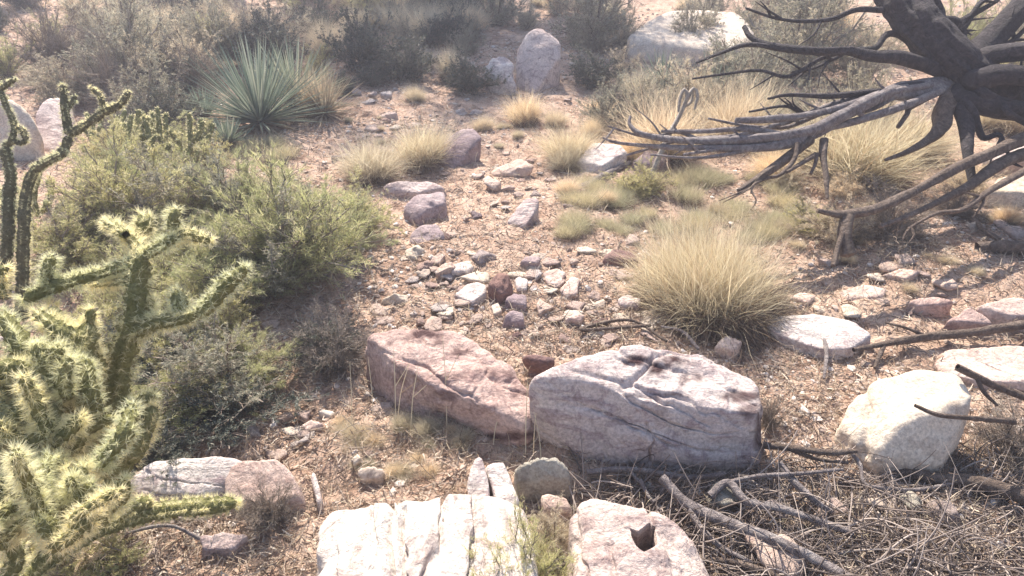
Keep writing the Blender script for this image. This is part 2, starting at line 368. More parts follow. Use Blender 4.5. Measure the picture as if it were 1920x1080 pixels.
def rock(pts, mat, label, sub=5, p=18, amp=.012, sc=7., strat=None, seed=0, name='rock', cat='rock', group=None, post=None, chip=.011, stains_shade=()):
    """pts: world points whose rounded, weathered hull is the rock"""
    pts = np.asarray(pts, float); c, D, F, r = star(pts, sub, p)
    V = c+D*r[:,None]; size = np.linalg.norm(np.ptp(pts, axis=0))
    nz = fbm(V*sc/1.0+seed*3.7, 5, seed, .52)
    dv = amp*nz + amp*1.1*fbm(V*sc*.35+seed, 3, seed+3)
    if chip:                                                       # flat facets and steps
        q = fbm(V*sc*.5+9+seed, 3, seed+8); dv -= chip*np.clip(q-.15, 0, .35)*2
    if strat is not None:
        ax, fr, am = strat; ax = np.array(ax)/np.linalg.norm(ax)
        u = V@ax+.02*fbm(V*5, 3, seed+1)
        w = vnoise(np.stack([u*fr, u*0+seed, (V@np.cross(ax, [.1, .2, 1.]))*1.2], 1), 4)
        dv += am*w - am*1.8*np.exp(-((w-.1)/.06)**2)
    V = V+D*dv[:,None]
    if post: V = post(V, D)
    base = np.array([c[0], c[1], float(hgt(c[0], c[1])[0])])
    mb = MB(); mb.add(V-base, F); me = mb.mesh(name, M[mat])
    if stains_shade:
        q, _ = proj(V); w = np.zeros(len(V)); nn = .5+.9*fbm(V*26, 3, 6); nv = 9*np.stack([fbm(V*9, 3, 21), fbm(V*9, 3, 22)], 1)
        for (x, y, rx, ry, st) in stains_shade: w = np.maximum(w, min(1, st*1.25)*np.clip(1.9-np.hypot((q[:,0]+nv[:,0]-x)/rx, (q[:,1]+nv[:,1]-y)/ry)*1.6, 0, 1)*np.clip(nn+.5, 0, 1))
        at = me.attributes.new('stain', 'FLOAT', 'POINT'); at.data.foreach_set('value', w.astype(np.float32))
    o = link(name, me, loc=base)
    tag(o, label, cat, group); ROCKS.append((c[:2], np.ptp(pts[:,:2], axis=0).max()*.5))
    return o
def block(top, bottom, sink=.06, spread=1.06):
    """top: (px,py,h) seen corners of the top; bottom: (px,py) seen foot line; the rest of the foot follows below the top"""
    T = np.array([G(a, b, h) for a, b, h in top]); c = T.mean(0)
    B = T.copy(); B[:, :2] = c[:2]+(T[:, :2]-c[:2])*spread; B[:, 2] = hgt(B[:,0], B[:,1], False)-sink
    Fr = np.array([G(a, b) for a, b in bottom]) if len(bottom) else np.zeros((0, 3))
    if len(Fr): Fr = np.vstack([Fr, Fr+[0, 0, -sink]])
    return np.vstack([T, B, Fr])
def inpoly(pt, poly):
    x, y = pt[:,0], pt[:,1]; r = np.zeros(len(pt), bool); n = len(poly)
    for i in range(n):
        (x1, y1), (x2, y2) = poly[i], poly[(i+1) % n]
        if y1 == y2: continue
        c = ((y1 > y) != (y2 > y)) & (x < (x2-x1)*(y-y1)/(y2-y1)+x1); r ^= c
    return r
def dseg(pt, a, b):
    a = np.array(a, float); b = np.array(b, float); ab = b-a; t = np.clip(((pt-a)@ab)/(ab@ab), 0, 1)
    return np.linalg.norm(pt-(a+t[:,None]*ab), axis=1)
def cracks(lines, width, deep):
    def f(V, D):
        q, z = proj(V); m = np.zeros(len(V))
        for ln in lines:
            for a, b in zip(ln[:-1], ln[1:]):
                d = dseg(q+7*np.stack([vnoise(V*22, 3), vnoise(V*22, 8)], 1), a, b); m = np.maximum(m, np.exp(-(d/width)**2))
        up = np.clip(D[:,2]+.6, 0, 1)
        return V-D*(m*deep*(up > 0))[:,None]
    return f

# the large rocks of the foreground
rock(block([(682,622,.22),(760,603,.24),(870,612,.22),(955,668,.19),(1008,742,.13),(985,800,.10),(850,735,.17),(760,690,.2)],
           [(668,700),(720,752),(800,790),(905,822),(1000,842)], spread=1.02), 'red',
     'large reddish brown boulder with a sloping pitted top, left of the long white block', 7, 20, .013, 9, ((.9,-.6,1.1), 16, .006), 3, 'boulder', 'rock',
     post=cracks([[(880,655),(930,710),(1000,745)],[(770,622),(795,640),(815,648)],[(820,775),(870,800),(960,815)],[(700,650),(800,690),(900,760)]], 3.5, .014), chip=.012, stains_shade=[(800,632,42,16,.85),(862,655,30,10,.7),(930,700,34,9,.7),(985,738,26,8,.6),(850,700,30,8,.4),(735,640,14,8,.6),(760,700,60,26,.35),(840,745,30,14,.5),(950,815,60,9,.8),(700,700,30,30,.3)])  # top patches are pits; lower left ones paint the shaded face
rock(block([(985,712,.27),(1085,655,.32),(1195,640,.33),(1330,655,.31),(1425,700,.27),(1452,745,.24),(1410,772,.24),(1290,762,.27),(1130,716,.29)],
           [(1008,800),(1090,862),(1180,872),(1300,893),(1420,884)], spread=1.0), 'white',
     'long white block of limestone with purple grey shaded front, largest rock in the foreground', 7, 22, .015, 7, ((.25,-.6,1.2), 20, .010), 5, 'boulder', 'rock',
     post=cracks([[(1150,650),(1210,680),(1290,705)],[(1060,690),(1200,730),(1330,795)],[(1212,800),(1225,830),(1210,872)],[(1330,700),(1390,745),(1420,760)],[(1155,672),(1185,682)],[(1000,735),(1120,770),(1260,835),(1400,850)],[(1100,700),(1260,745),(1400,800)]], 3.2, .014), chip=.008, stains_shade=[(1255,690,50,14,.85),(1195,672,34,9,.8),(1172,680,9,5,1.),(1300,712,30,8,.6),(1385,742,50,12,.7),(1400,770,26,14,.6),(1428,800,16,70,.85),(1165,790,20,12,.4),(1240,770,14,16,.3),(1100,705,40,5,.5),(1230,740,70,5,.5)])
rock(block([(1560,800,.07),(1592,742,.14),(1636,702,.21),(1720,680,.26),(1805,692,.28),(1842,742,.25),(1812,800,.16),(1775,866,.08),(1645,862,.08),(1690,790,.19)],
           [(1566,815),(1600,852),(1650,872),(1752,884),(1790,850)], spread=1.0), 'cream',
     'rounded cream boulder with a smooth front at the right, beside dead branches', 6, 22, .012, 6, None, 8, 'boulder', 'rock',
     post=cracks([[(1622,722),(1628,790),(1618,850)]], 7, .016), chip=.01)
rock(block([(1418,592,.05),(1500,584,.07),(1600,600,.07),(1640,626,.06),(1598,655,.05),(1540,655,.06),(1445,622,.05)], [(1440,630),(1545,662),(1600,664)]), 'white',
     'flat pointed white slab lying under the big golden tussock', 6, 20, .006, 9, None, 11, 'rock_slab', 'rock')
holepoly = [(1180,990),(1198,996),(1215,980),(1228,988),(1232,1020),(1208,1034),(1192,1022)]
def hole(V, D):
    q, z = proj(V); c = np.mean(holepoly, 0); ins = inpoly(q+2*np.stack([vnoise(V*40, 1), vnoise(V*40, 2)], 1), holepoly) & (D[:,2] > -.2)
    v = unit(V-CAM)
    V = V + np.where(ins, .13, 0)[:,None]*(v*.5+np.array([0, 0, -.7]))
    return cracks([[(1080,960),(1085,1020),(1095,1080)],[(1140,1020),(1150,1080)]], 6, .014)(V, D)
rock(block([(1068,962,.17),(1092,932,.2),(1180,925,.23),(1275,972,.2),(1322,1045,.14),(1380,1170,.1),(1290,1180,.18),(1052,1180,.2),(1056,1040,.18)],
           [(1310,1060)], spread=1.02), 'lav', 'pale rock with a dark star shaped hole at the bottom edge', 8, 14, .015, 6, ((1,.1,.1), 9, .008), 14, 'boulder', 'rock', post=hole, chip=.014)
rock(block([(592,985,.16),(615,955,.18),(728,938,.21),(800,935,.2),(900,925,.19),(975,955,.16),(1000,1040,.18),(1010,1190,.2),(560,1190,.2)], [], spread=1.02), 'whitey',
     'wide white layered boulder with vertical cracks at the bottom edge, left of the holed rock', 7, 40, .010, 7, ((1,.12,.05), 15, .012), 17, 'boulder', 'rock',
     post=cracks([[(733,935),(728,1010),(735,1090)],[(752,945),(756,1090)],[(833,932),(836,975)],[(890,930),(893,1080)]], 5, .03), chip=.012)
rock(block([(905,868,.16),(928,850,.18),(948,858,.17),(975,925,.14),(985,960,.1),(950,970,.12),(925,930,.14)], []), 'white',
     'narrow upright white slab leaning right beside the grey rounded stone', 5, 18, .009, 9, None, 19, 'rock_slab', 'rock', chip=.01)
rock(block([(872,905,.15),(890,850,.19),(903,846,.19),(920,905,.15),(925,965,.13),(880,960,.12)], []), 'white',
     'narrow white slab left of the leaning one, split from it by a dark crack', 5, 18, .009, 9, None, 20, 'rock_slab', 'rock', chip=.01)
rock(block([(955,872,.12),(1000,850,.16),(1045,850,.16),(1072,880,.12),(1070,900,.09),(960,900,.09)], [(962,925),(1020,935),(1076,925)], spread=.96), 'grey',
     'rounded grey green stone with an arched top between the white slabs and the long block', 5, 12, .006, 10, None, 22, 'rock', 'rock')
rock(block([(1010,925,.08),(1040,914,.1),(1070,925,.09),(1075,950,.07),(1020,955,.07)], [(1010,965),(1075,962)]), 'pink',
     'small pink stone below the grey green stone', 4, 10, .006, 14, None, 23, 'rock', 'rock')
rock(block([(228,892,.08),(262,868,.1),(345,853,.12),(430,850,.12),(470,862,.1),(430,905,.07),(380,930,.05),(250,935,.05)], [(228,945),(330,955),(420,945)]), 'white',
     'low pale cream rock behind the bottom left cactus arm', 6, 16, .009, 8, ((.2,.3,1), 26, .005), 25, 'boulder', 'rock')
rock(block([(415,880,.09),(450,852,.12),(520,850,.12),(560,885,.09),(570,930,.06),(500,950,.05),(420,935,.05)], [(420,950),(570,945)]), 'pink',
     'low rosy pink rock beside the pale cream rock at the lower left', 6, 14, .009, 8, None, 26, 'boulder', 'rock')
rock(block([(578,882,.05),(590,876,.06),(604,925,.05),(608,945,.04),(592,945,.04)], []), 'white', 'thin white sliver of rock right of the rosy pink rock', 4, 14, .004, 14, None, 27, 'rock', 'rock')
rock(block([(362,998,.05),(420,985,.06),(470,1000,.05),(440,1030,.04),(370,1030,.04)], []), 'lav', 'flat greyish rock under the bottom left cactus arm', 5, 14, .008, 12, None, 28, 'rock', 'rock')
# mid ground
rock(block([(812,292,.05),(858,240,.2),(890,236,.22),(905,255,.19),(868,300,.05)], [(812,308),(850,316),(880,305)], spread=.8), 'mauve',
     'tall dark slab leaning up to the right behind the pale tussock', 5, 16, .008, 8, None, 30, 'rock_slab', 'rock')
rock(block([(752,385,.08),(775,362,.13),(835,358,.13),(840,378,.1),(800,392,.09)], [(752,412),(780,425),(838,388)], spread=.95), 'mauve',
     'dark purplish rock with a lit top at the left edge of the bare path', 5, 12, .01, 10, None, 31, 'rock', 'rock')
rock(block([(715,345,.07),(745,335,.1),(815,338,.09),(842,350,.06),(780,362,.06)], [(718,368),(770,372)]), 'lav',
     'long low grey rock above the dark purplish rock', 5, 14, .008, 10, None, 32, 'rock', 'rock')
rock(block([(950,412,.03),(985,368,.12),(1012,368,.12),(1010,395,.07),(985,424,.03)], [(948,424),(975,430),(1015,410)], spread=.95), 'lav',
     'slanted pale stone on the bare path above the scattered stones', 5, 14, .007, 12, None, 33, 'rock', 'rock')
rock(block([(765,440,.03),(785,420,.07),(820,416,.07),(838,440,.04)], [(760,458),(800,460)]), 'mauve', 'low purple stone below the dark purplish rock', 4, 12, .008, 14, None, 34, 'rock', 'rock')
rock(block([(915,530,.08),(935,506,.12),(955,510,.12),(958,535,.09),(940,548,.07)], [(914,560),(945,562),(960,550)], spread=.85), 'brown',
     'upright dark brown stone, the darkest one in the middle of the path', 5, 14, .006, 14, None, 35, 'rock', 'rock')
rock(block([(942,560,.04),(965,543,.06),(990,550,.06),(985,572,.04)], [(940,576),(980,582)]), 'mauve', 'small purple stone just below the dark brown stone', 4, 10, .006, 16, None, 36, 'rock', 'rock')
rock(block([(942,590,.05),(960,574,.07),(985,580,.07),(985,600,.05)], [(940,614),(975,616)]), 'mauve', 'purple stone with a pale vein, second below the dark brown stone', 4, 10, .006, 16, None, 37, 'rock', 'rock')
rock(block([(1128,478,.05),(1150,465,.07),(1190,470,.07),(1200,488,.05)], [(1130,498),(1195,503)]), 'brown', 'reddish oval stone left of the big golden tussock', 4, 10, .006, 12, None, 38, 'rock', 'rock')
rock(block([(850,552,.03),(875,530,.04),(910,528,.05),(912,550,.03),(885,566,.03)], []), 'white', 'flat pale stone left of the dark brown stone', 5, 16, .005, 14, None, 39, 'rock', 'rock')
rock(block([(1012,508,.03),(1045,498,.04),(1065,508,.04),(1050,534,.03),(1025,532,.03)], []), 'pink', 'flat pale pink stone right of the dark brown stone', 4, 16, .005, 14, None, 40, 'rock', 'rock')
rock(block([(1048,540,.03),(1072,515,.04),(1088,520,.04),(1085,550,.03),(1060,556,.03)], []), 'pink', 'flat angular pink stone overlapping lower right of the pale pink one', 4, 16, .005, 14, None, 41, 'rock', 'rock')
rock(block([(1158,560,.04),(1180,548,.05),(1205,556,.05),(1198,574,.03),(1165,572,.03)], []), 'white', 'small pale stone at the left foot of the golden tussock', 4, 12, .005, 14, None, 42, 'rock', 'rock')
rock(block([(1055,592,.05),(1075,582,.06),(1100,586,.06),(1095,598,.05)], [(1060,606),(1090,612)]), 'pink', 'pale topped stone with dark underside in the litter above the long block', 4, 12, .005, 14, None, 43, 'rock', 'rock')
rock(block([(840,498,.03),(865,490,.04),(890,496,.04),(880,508,.03),(845,508,.03)], []), 'white', 'thin pale stone above the flat pale stone', 4, 12, .004, 14, None, 44, 'rock', 'rock')
rock(block([(975,490,.04),(990,478,.05),(1015,480,.05),(1010,494,.04)], [(976,498),(1010,500)]), 'mauve', 'small block with a light top above the dark brown stone', 4, 16, .004, 14, None, 45, 'rock', 'rock')
rock(block([(962,520,.03),(975,512,.05),(992,522,.04),(990,540,.03),(968,540,.03)], []), 'white', 'small white stone touching the right of the dark brown stone', 4, 10, .004, 14, None, 46, 'rock', 'rock')
rock(block([(918,568,.02),(935,560,.03),(944,580,.03),(925,590,.02)], []), 'cream', 'pale yellowish stone below the dark brown stone', 4, 10, .004, 14, None, 47, 'rock', 'rock')
rock(block([(1333,645,.05),(1362,624,.08),(1396,636,.07),(1380,655,.05)], [(1330,660),(1375,664)]), 'pink', 'small pink stone between the golden tussock and the long white block', 4, 14, .005, 12, None, 48, 'rock', 'rock')
rock(block([(975,664,.09),(1000,658,.1),(1040,664,.1),(1046,672,.1),(1010,682,.08)], [(990,706),(1015,712),(1030,706)], spread=.9), 'brown',
     'tan stone with a dark hollow between the red boulder and the long white block', 5, 12, .005, 12, None, 49, 'rock', 'rock',
     post=lambda V, D: V-D*(.05*np.exp(-(np.linalg.norm((proj(V)[0]-[1005,692])/[30,14], axis=1))**4))[:,None])
rock(block([(590,768,.03),(606,760,.04),(632,766,.04),(625,780,.03)], []), 'cream', 'small rounded pale stone on the red soil left of the red boulder', 4, 9, .004, 14, None, 50, 'rock', 'rock')
rock(block([(556,796,.02),(580,780,.04),(612,788,.04),(610,800,.02),(570,806,.02)], []), 'pink', 'longer pale stone just below the small rounded one', 4, 12, .004, 14, None, 51, 'rock', 'rock')
rock(block([(668,880,.04),(695,868,.06),(724,876,.05),(720,896,.03),(675,900,.03)], []), 'cream', 'pale stone among dry grass above the wide white boulder', 4, 12, .005, 14, None, 52, 'rock', 'rock')
rock(block([(655,860,.03),(672,848,.04),(678,856,.04),(664,872,.02)], []), 'cream', 'thin tan stone left of the pale stone in the dry grass', 4, 12, .005, 14, None, 53, 'rock', 'rock')
rock(block([(1700,560,.06),(1760,552,.07),(1795,562,.07),(1780,572,.05),(1720,572,.05)], [(1705,580),(1785,584)]), 'red', 'low reddish slab with a pale top at the right, farthest left of three', 5, 16, .006, 10, None, 54, 'rock_slab', 'rock')
rock(block([(1770,600,.05),(1815,572,.08),(1850,590,.07),(1865,608,.05)], [(1775,608),(1860,614)]), 'red', 'small wedge shaped reddish rock between two slabs at the right', 5, 16, .006, 10, None, 55, 'rock', 'rock')
rock(block([(1825,572,.08),(1880,556,.1),(1990,560,.1),(1990,590,.09),(1900,592,.08)], [(1850,598),(1920,612),(1990,620)]), 'pink', 'pale pink slab with a dark edge cut by the right border', 5, 18, .008, 9, None, 56, 'rock_slab', 'rock')
rock(block([(1750,672,.03),(1790,648,.05),(1900,644,.06),(2010,655,.06),(2010,720,.04),(1850,715,.04),(1770,700,.03)], []), 'pink', 'broad flat pink slab behind the rounded cream boulder', 6, 18, .007, 8, ((.3,.2,1), 30, .004), 57, 'rock_slab', 'rock')
rock(block([(1650,512,.02),(1690,502,.03),(1730,506,.03),(1700,522,.02)], []), 'pink', 'thin flat pale stone on the ground right of the golden tussock', 4, 14, .004, 12, None, 58, 'rock', 'rock')
rock(block([(1572,545,.02),(1620,530,.03),(1665,538,.03),(1660,556,.02),(1590,560,.02)], []), 'pink', 'flat sandy pink stone above the pointed white slab', 4, 14, .005, 12, None, 59, 'rock', 'rock')
rock(block([(1480,556,.02),(1500,548,.03),(1530,554,.03),(1515,568,.02)], []), 'pink', 'small flat stone between golden tussock and white slab', 4, 14, .004, 12, None, 60, 'rock', 'rock')
rock(block([(1840,360,.1),(1870,330,.14),(1990,322,.16),(1990,360,.12)], [(1850,372),(1990,380)]), 'cream', 'long pale rock at the right border behind the dead branches', 5, 16, .01, 6, None, 61, 'boulder', 'rock')
rock(block([(1840,300,.1),(1880,262,.16),(1990,255,.18),(1990,300,.12)], []), 'lav', 'pale rock at the right border above the long pale rock', 5, 16, .01, 6, None, 62, 'boulder', 'rock')
rock(block([(1075,300,.08),(1110,266,.14),(1160,266,.14),(1180,282,.12),(1130,310,.07)], [(1080,318),(1130,322)]), 'white', 'pale rock partly under the long dead branches', 5, 14, .01, 8, None, 63, 'rock', 'rock')
rock(block([(1180,300,.08),(1215,278,.12),(1260,290,.1),(1230,312,.07)], []), 'mauve', 'shaded grey rock just right of the pale rock under the dead branches', 4, 14, .01, 8, None, 64, 'rock', 'rock')
# far
rock(block([(905,140,.15),(918,108,.3),(945,98,.32),(968,112,.3),(970,150,.15)], [(908,168),(940,176),(968,168)], spread=.95), 'white', 'knobbly white boulder on the slope, left of the larger pinkish one', 5, 10, .03, 6, None, 65, 'boulder', 'rock')
rock(block([(965,110,.2),(985,62,.45),(1010,48,.5),(1052,78,.4),(1054,105,.3),(1030,140,.12)], [(968,165),(1000,178),(1040,160)], spread=.95), 'lav', 'large pinkish lavender boulder standing on the slope', 5, 16, .02, 4, None, 66, 'boulder', 'rock')
rock(block([(1160,70,.25),(1195,35,.3),(1260,8,.36),(1390,15,.36),(1440,60,.25),(1400,100,.2)], [(1160,95),(1260,125),(1400,125)], spread=.95), 'cream', 'broad pale boulder added in place of glare at the top behind the spiky plants', 5, 10, .02, 3, None, 67, 'boulder', 'rock')  # boulder made up where only pale lens glare lies
rock(block([(-60,210,.25),(-20,180,.4),(30,180,.4),(62,205,.34),(70,250,.2)], [(-40,300),(40,300),(70,285)], spread=.95), 'cream', 'bright white boulder at the left border behind dark cactus stems', 5, 12, .015, 5, None, 68, 'boulder', 'rock')
rock(block([(60,215,.2),(85,180,.3),(125,176,.3),(140,210,.2)], [(62,280),(110,295),(140,275)], spread=.95), 'lav', 'grey lavender boulder between the dark cactus stems', 5, 12, .015, 5, None, 69, 'boulder', 'rock')
rock(block([(402,-2,.2),(420,-10,.25),(458,-6,.25),(462,6,.2)], [(402,14),(460,14)]), 'mauve', 'purple rock cut by the top border', 4, 14, .02, 4, None, 70, 'rock', 'rock')
far = [(683,132,32,'white','small white rock in front of the dark blue green shrub'),(700,183,30,'lav','pale stone at the start of the shaded strip, left one'),
 (725,182,32,'white','white stone beside the pale stone in the shaded strip'),(735,222,38,'pink','pinkish block above the pale tussock'),(664,178,24,'lav','greyish stone right of the brown yucca'),
 (868,213,28,'white','left of two small white stones behind the leaning slab'),(893,213,26,'white','right of two small white stones behind the leaning slab'),
 (640,302,40,'lav','pale stone left of the pale tussock'),(698,246,34,'pink','flat stone right of the brown yucca'),(597,75,40,'white','white stone far up between the shrubs at left'),
 (615,92,34,'lav','greyish stone below the far white stone'),(585,98,30,'white','smaller white stone left of the far greyish stone'),(1215,205,44,'pink','flat layered stone among the far grass'),
 (1880,425,40,'pink','pale stone at the right border below the branches'),(1825,428,36,'cream','small pale stone left of the border stone'),(1905,440,50,'pink','flat pink stone cut by the right border'),
 (505,610,36,'pink','rosy stone in the grass left of the dark dome bush'),(1180,455,40,'pink','pale flat stone touching the reddish oval stone'),(1155,520,46,'pink','pinkish flat stone below the reddish oval stone'),
 (1125,610,44,'brown','brown flat stone in the litter above the long block'),(965,635,34,'brown','brown stone in litter under the purple ones'),(890,408,26,'mauve','small dark stone alone on the bare path'),
 (835,447,30,'brown','round dark stone below the bare path'),(920,352,60,'pink','flat pale slab half sunk in the upper path'),(960,325,70,'pink','wide sandy slab in the upper path'),
 (740,572,50,'cream','thin flat pale stone near the dark dome bush'),(780,478,46,'cream','pale sandy stone at the left of the scattered stones'),(1870,975,0,'grey','')]
def stone_mesh(seed, sub=3, flat=.5, mat='pink', p=18):
    g = np.random.default_rng(seed); q = unit(g.normal(size=(13, 3)))*g.uniform(.75, 1.05, (13, 1))*[1., g.uniform(.6, .95), flat]
    c, D, F, r = star(q, sub, p); V = c+D*r[:,None]; V = V+D*(.09*fbm(V*2.6+seed, 4, seed))[:,None]; V = V*[1/np.ptp(V[:,0]), 1/np.ptp(V[:,0]), 1/np.ptp(V[:,0])]
    mb = MB(); mb.add(V, F); return mb.mesh('rock', M[mat])
def stone_at(me, px, py, wpx, label, group=None, name='rock', cat='rock', up=.12, g=rng):
    p = G(px, py); D = depth(p); s = wpx/FOC*D
    o = link(name, me, loc=(p[0], p[1], p[2]+s*up*.5)); o.scale = (s, s, s*g.uniform(.8, 1.15)); o.rotation_euler = (g.uniform(-.2, .2), g.uniform(-.2, .2), g.uniform(0, 6.28))
    tag(o, label, cat, group); return o
for k, (px, py, w, mt, lb) in enumerate(far):
    if w: stone_at(stone_mesh(100+k, 4, .55, mt), px, py, w, lb)
stone_at(stone_mesh(201, 4, .6, 'lav', 7), 1455, 965, 46, 'smooth white stone under the fallen branches', up=.5)
stone_at(stone_mesh(202, 4, .6, 'grey', 7), 1705, 950, 54, 'smooth grey stone in the brush, left of a paler one', up=.5)
stone_at(stone_mesh(203, 4, .6, 'lav', 7), 1765, 972, 56, 'smooth pale grey stone in the brush at lower right', up=.5)
stone_at(stone_mesh(204, 4, .5, 'grey', 7), 1350, 940, 70, 'dark grey stone wedged under fallen branches beside the holed rock', up=.5)
stone_at(stone_mesh(205, 4, .3, 'pink', 9), 1450, 1050, 120, 'flat pink rock under the fallen branches at the bottom', up=.3)
stone_at(stone_mesh(206, 4, .3, 'pink', 9), 1560, 960, 70, 'flat pinkish rock between fallen branches')
stone_at(stone_mesh(207, 4, .5, 'cream', 9), 1640, 950, 40, 'small pale stone among brush twigs', up=.5)

# many smaller stones one can still count
zones = [((540,1140,20,230), 40, 'far stone', 'small stones of the upper slope'), ((760,1160,250,470), 60, 'path stone', 'little stones of the upper path'), ((1000,1300,560,660), 20, 'litter stone', 'small stones above the long block'),
 ((690,960,450,640), 80, 'small pale stone scattered on the path above the red boulder', 'small stones left of the dark brown stone'),
 ((960,1200,440,640), 62, 'small pale stone scattered right of the dark brown stone', 'small stones right of the dark brown stone'),
 ((760,1150,290,440), 36, 'little stone on the bare upper path', 'little stones of the upper path'),
 ((640,1100,170,290), 30, 'little stone in the shaded strip across the slope', 'little stones of the shaded strip'),
 ((1450,1920,420,660), 52, 'small stone on the twiggy ground at the right', 'small stones of the right hand ground'),
 ((420,680,740,860), 16, 'small stone on the red soil left of the red boulder', 'small stones on the red soil')]
smesh = {m: [stone_mesh(300+17*i+j, 4, (.18, .28, .42)[j % 3], m) for j in range(4)] for i, m in enumerate(('pink', 'cream', 'lav', 'red', 'mauve', 'white'))}
for (x0, x1, y0, y1), n, lb, gr in zones:
    for k in range(n):
        px, py = (x0+x1)/2+(x1-x0)*.27*rng.normal(), (y0+y1)/2+(y1-y0)*.30*rng.normal()
        m = rng.choice(['pink', 'cream', 'lav', 'red', 'mauve', 'white'], p=[.50, .30, .02, .11, .01, .06])
        w = (10+42*rng.random()**2.2)*(.6 if py < 440 else 1.)
        cn = dict(pink='pinkish', cream='cream', lav='pale grey', red='reddish', mauve='dark grey', white='white')[m]
        fill(stone_at(smesh[m][rng.integers(4)], px, py, w, lb, gr, 'small_stone', 'stone'), px, py, 'small '+cn+' stone')
for a in [(937,533,'the dark brown stone'),(960,595,'the purple stone with a vein'),(1165,483,'the reddish oval stone'),(985,395,'the slanted pale stone'),(795,385,'the dark purplish rock'),
 (850,270,'the leaning dark slab'),(1115,290,'the pale rock under the branches'),(1045,515,'the flat pale pink stone'),(880,545,'the flat pale stone'),(1185,560,'the stone at the tussock foot'),
 (1530,620,'the pointed white slab'),(1750,565,'the low reddish slab'),(1590,450,'the dark stump'),(1690,510,'the thin flat stone'),(605,770,'the rounded pale stone'),(720,640,'the red boulder'),
 (740,570,'the dark dome bush'),(1890,470,'the dark log'),(935,140,'the knobbly white boulder'),(1010,110,'the pinkish lavender boulder'),(700,260,'the pale tussock'),(1075,600,'the pale topped stone'),
 (880,215,'the two white stones'),(1300,110,'the broad pale boulder'),(480,170,'the big yucca'),(600,190,'the brown yucca'),(300,270,'the cholla thicket'),(545,420,'the green feathery bush'),
 (1290,250,'the pale dead stalk'),(1340,420,'the big golden tussock'),(820,40,'the broad pale tussock'),(430,5,'the purple rock at the top'),(30,90,'the yellow green bush'),(1240,170,'the hazy yucca'),
 (690,880,'the pale stone in dry grass'),(790,760,'the front of the red boulder'),(1650,300,'the golden tussock behind the limbs'),(150,220,'the grey lavender boulder'),(640,440,'the soft green bush'),(590,75,'the far white stone'),
 (680,80,'the dark blue green shrub'),(1110,60,'the blue grey shrub'),(240,90,'the soft cream bush'),(1440,60,'the hazy grey green shrub')]: anchor(*a)
# ------------------------------------------------------------------ loose ground cover
def in_view(n, y0, y1, pw=1.):
    y = y0*(y1/y0)**(rng.random(n)**pw); x = rng.uniform(-1, 1, n)*(y*.86+.5)
    return x, y
def gravel():
    mb = MB(); D, F = ico(1)
    n = 42000; x, y = in_view(n, .9, 11); cl = fbm(np.stack([x*1.6, y*1.6, x*0], 1), 3, 77); k = rng.random(n) < np.clip(.55+cl*.9, .08, 1); x, y = x[k], y[k]; n = len(x)
    s = .003+.015*rng.random(n)**3.5+.0012*y
    z = hgt(x, y)
    V = D[None]*(1+.35*rng.normal(size=(n, len(D)))[:,:,None]*.5); sc = rng.uniform(.5, 1.2, (n, 1, 3))*[1, 1, .6]
    V = V*sc*s[:,None,None]; a = rng.uniform(0, 6.28, n); ca, sa = np.cos(a)[:,None], np.sin(a)[:,None]
    V = np.stack([V[:,:,0]*ca-V[:,:,1]*sa, V[:,:,0]*sa+V[:,:,1]*ca, V[:,:,2]], 2)+np.stack([x, y, z+s*.15], 1)[:,None]
    mb.add(V, (F[None]+(np.arange(n)*len(D))[:,None,None]).reshape(-1, 3))
    tag(link('gravel', mb.mesh('gravel', M['gravel'], False)), 'fine pinkish gravel strewn over the soil', 'gravel', kind='stuff')
gravel()
def dens_litter(q):
    d = np.full(len(q), .42)
    for (x, y, rx, ry, w) in [(1060,610,230,80,1.),(900,480,220,120,.6),(1250,600,80,60,.8),(1700,480,260,90,.8),(1450,700,140,50,.8),(1600,980,420,120,1.),(780,830,120,50,.9),(520,760,120,60,.6),(1520,760,90,80,.8),(600,640,90,70,.7),(330,1010,180,90,.7),(1150,400,150,50,.4),(1030,470,200,60,.3),(1800,850,200,100,.8)]:
        d = np.maximum(d, w*np.exp(-((q[:,0]-x)/rx)**2-((q[:,1]-y)/ry)**2))
    return d
def litter(n, L, W, curl, seed, mat, name, label, lift=.012, upz=.25, y0=.95, y1=9.):
    g = np.random.default_rng(seed); x, y = in_view(n, y0, y1); z = hgt(x, y)
    Pt = np.stack([x, y, z], 1); q, _ = proj(Pt); k = g.random(n) < dens_litter(q); Pt = Pt[k]; n = len(Pt)
    d = g.normal(size=(n, 3)); d[:,2] = np.abs(d[:,2])*upz; d = unit(d); s = g.uniform(.4, 1.3, n)*(1+.12*Pt[:,1])
    mb = MB(); ribbons(mb, Pt+np.stack([0*x[k], 0*x[k], g.uniform(0, lift, n)], 1), d, L*s, W*s, .12, 3, curl, g, .5)
    tag(link(name, mb.mesh(name, M[mat])), label, name.replace('_', ' '), kind='stuff')
litter(170000, .03, .0042, .5, 1, 'litter', 'leaf_litter', 'dry tan and brown leaf litter between the rocks')
litter(36000, .085, .0022, .35, 2, 'twig', 'twig_litter', 'thin grey broken twigs lying on the soil', .02)
litter(24000, .05, .0018, .3, 4, 'strawp', 'dry_grass_bits', 'short straw coloured dry grass growing sparsely on the soil', .0, 1.6)

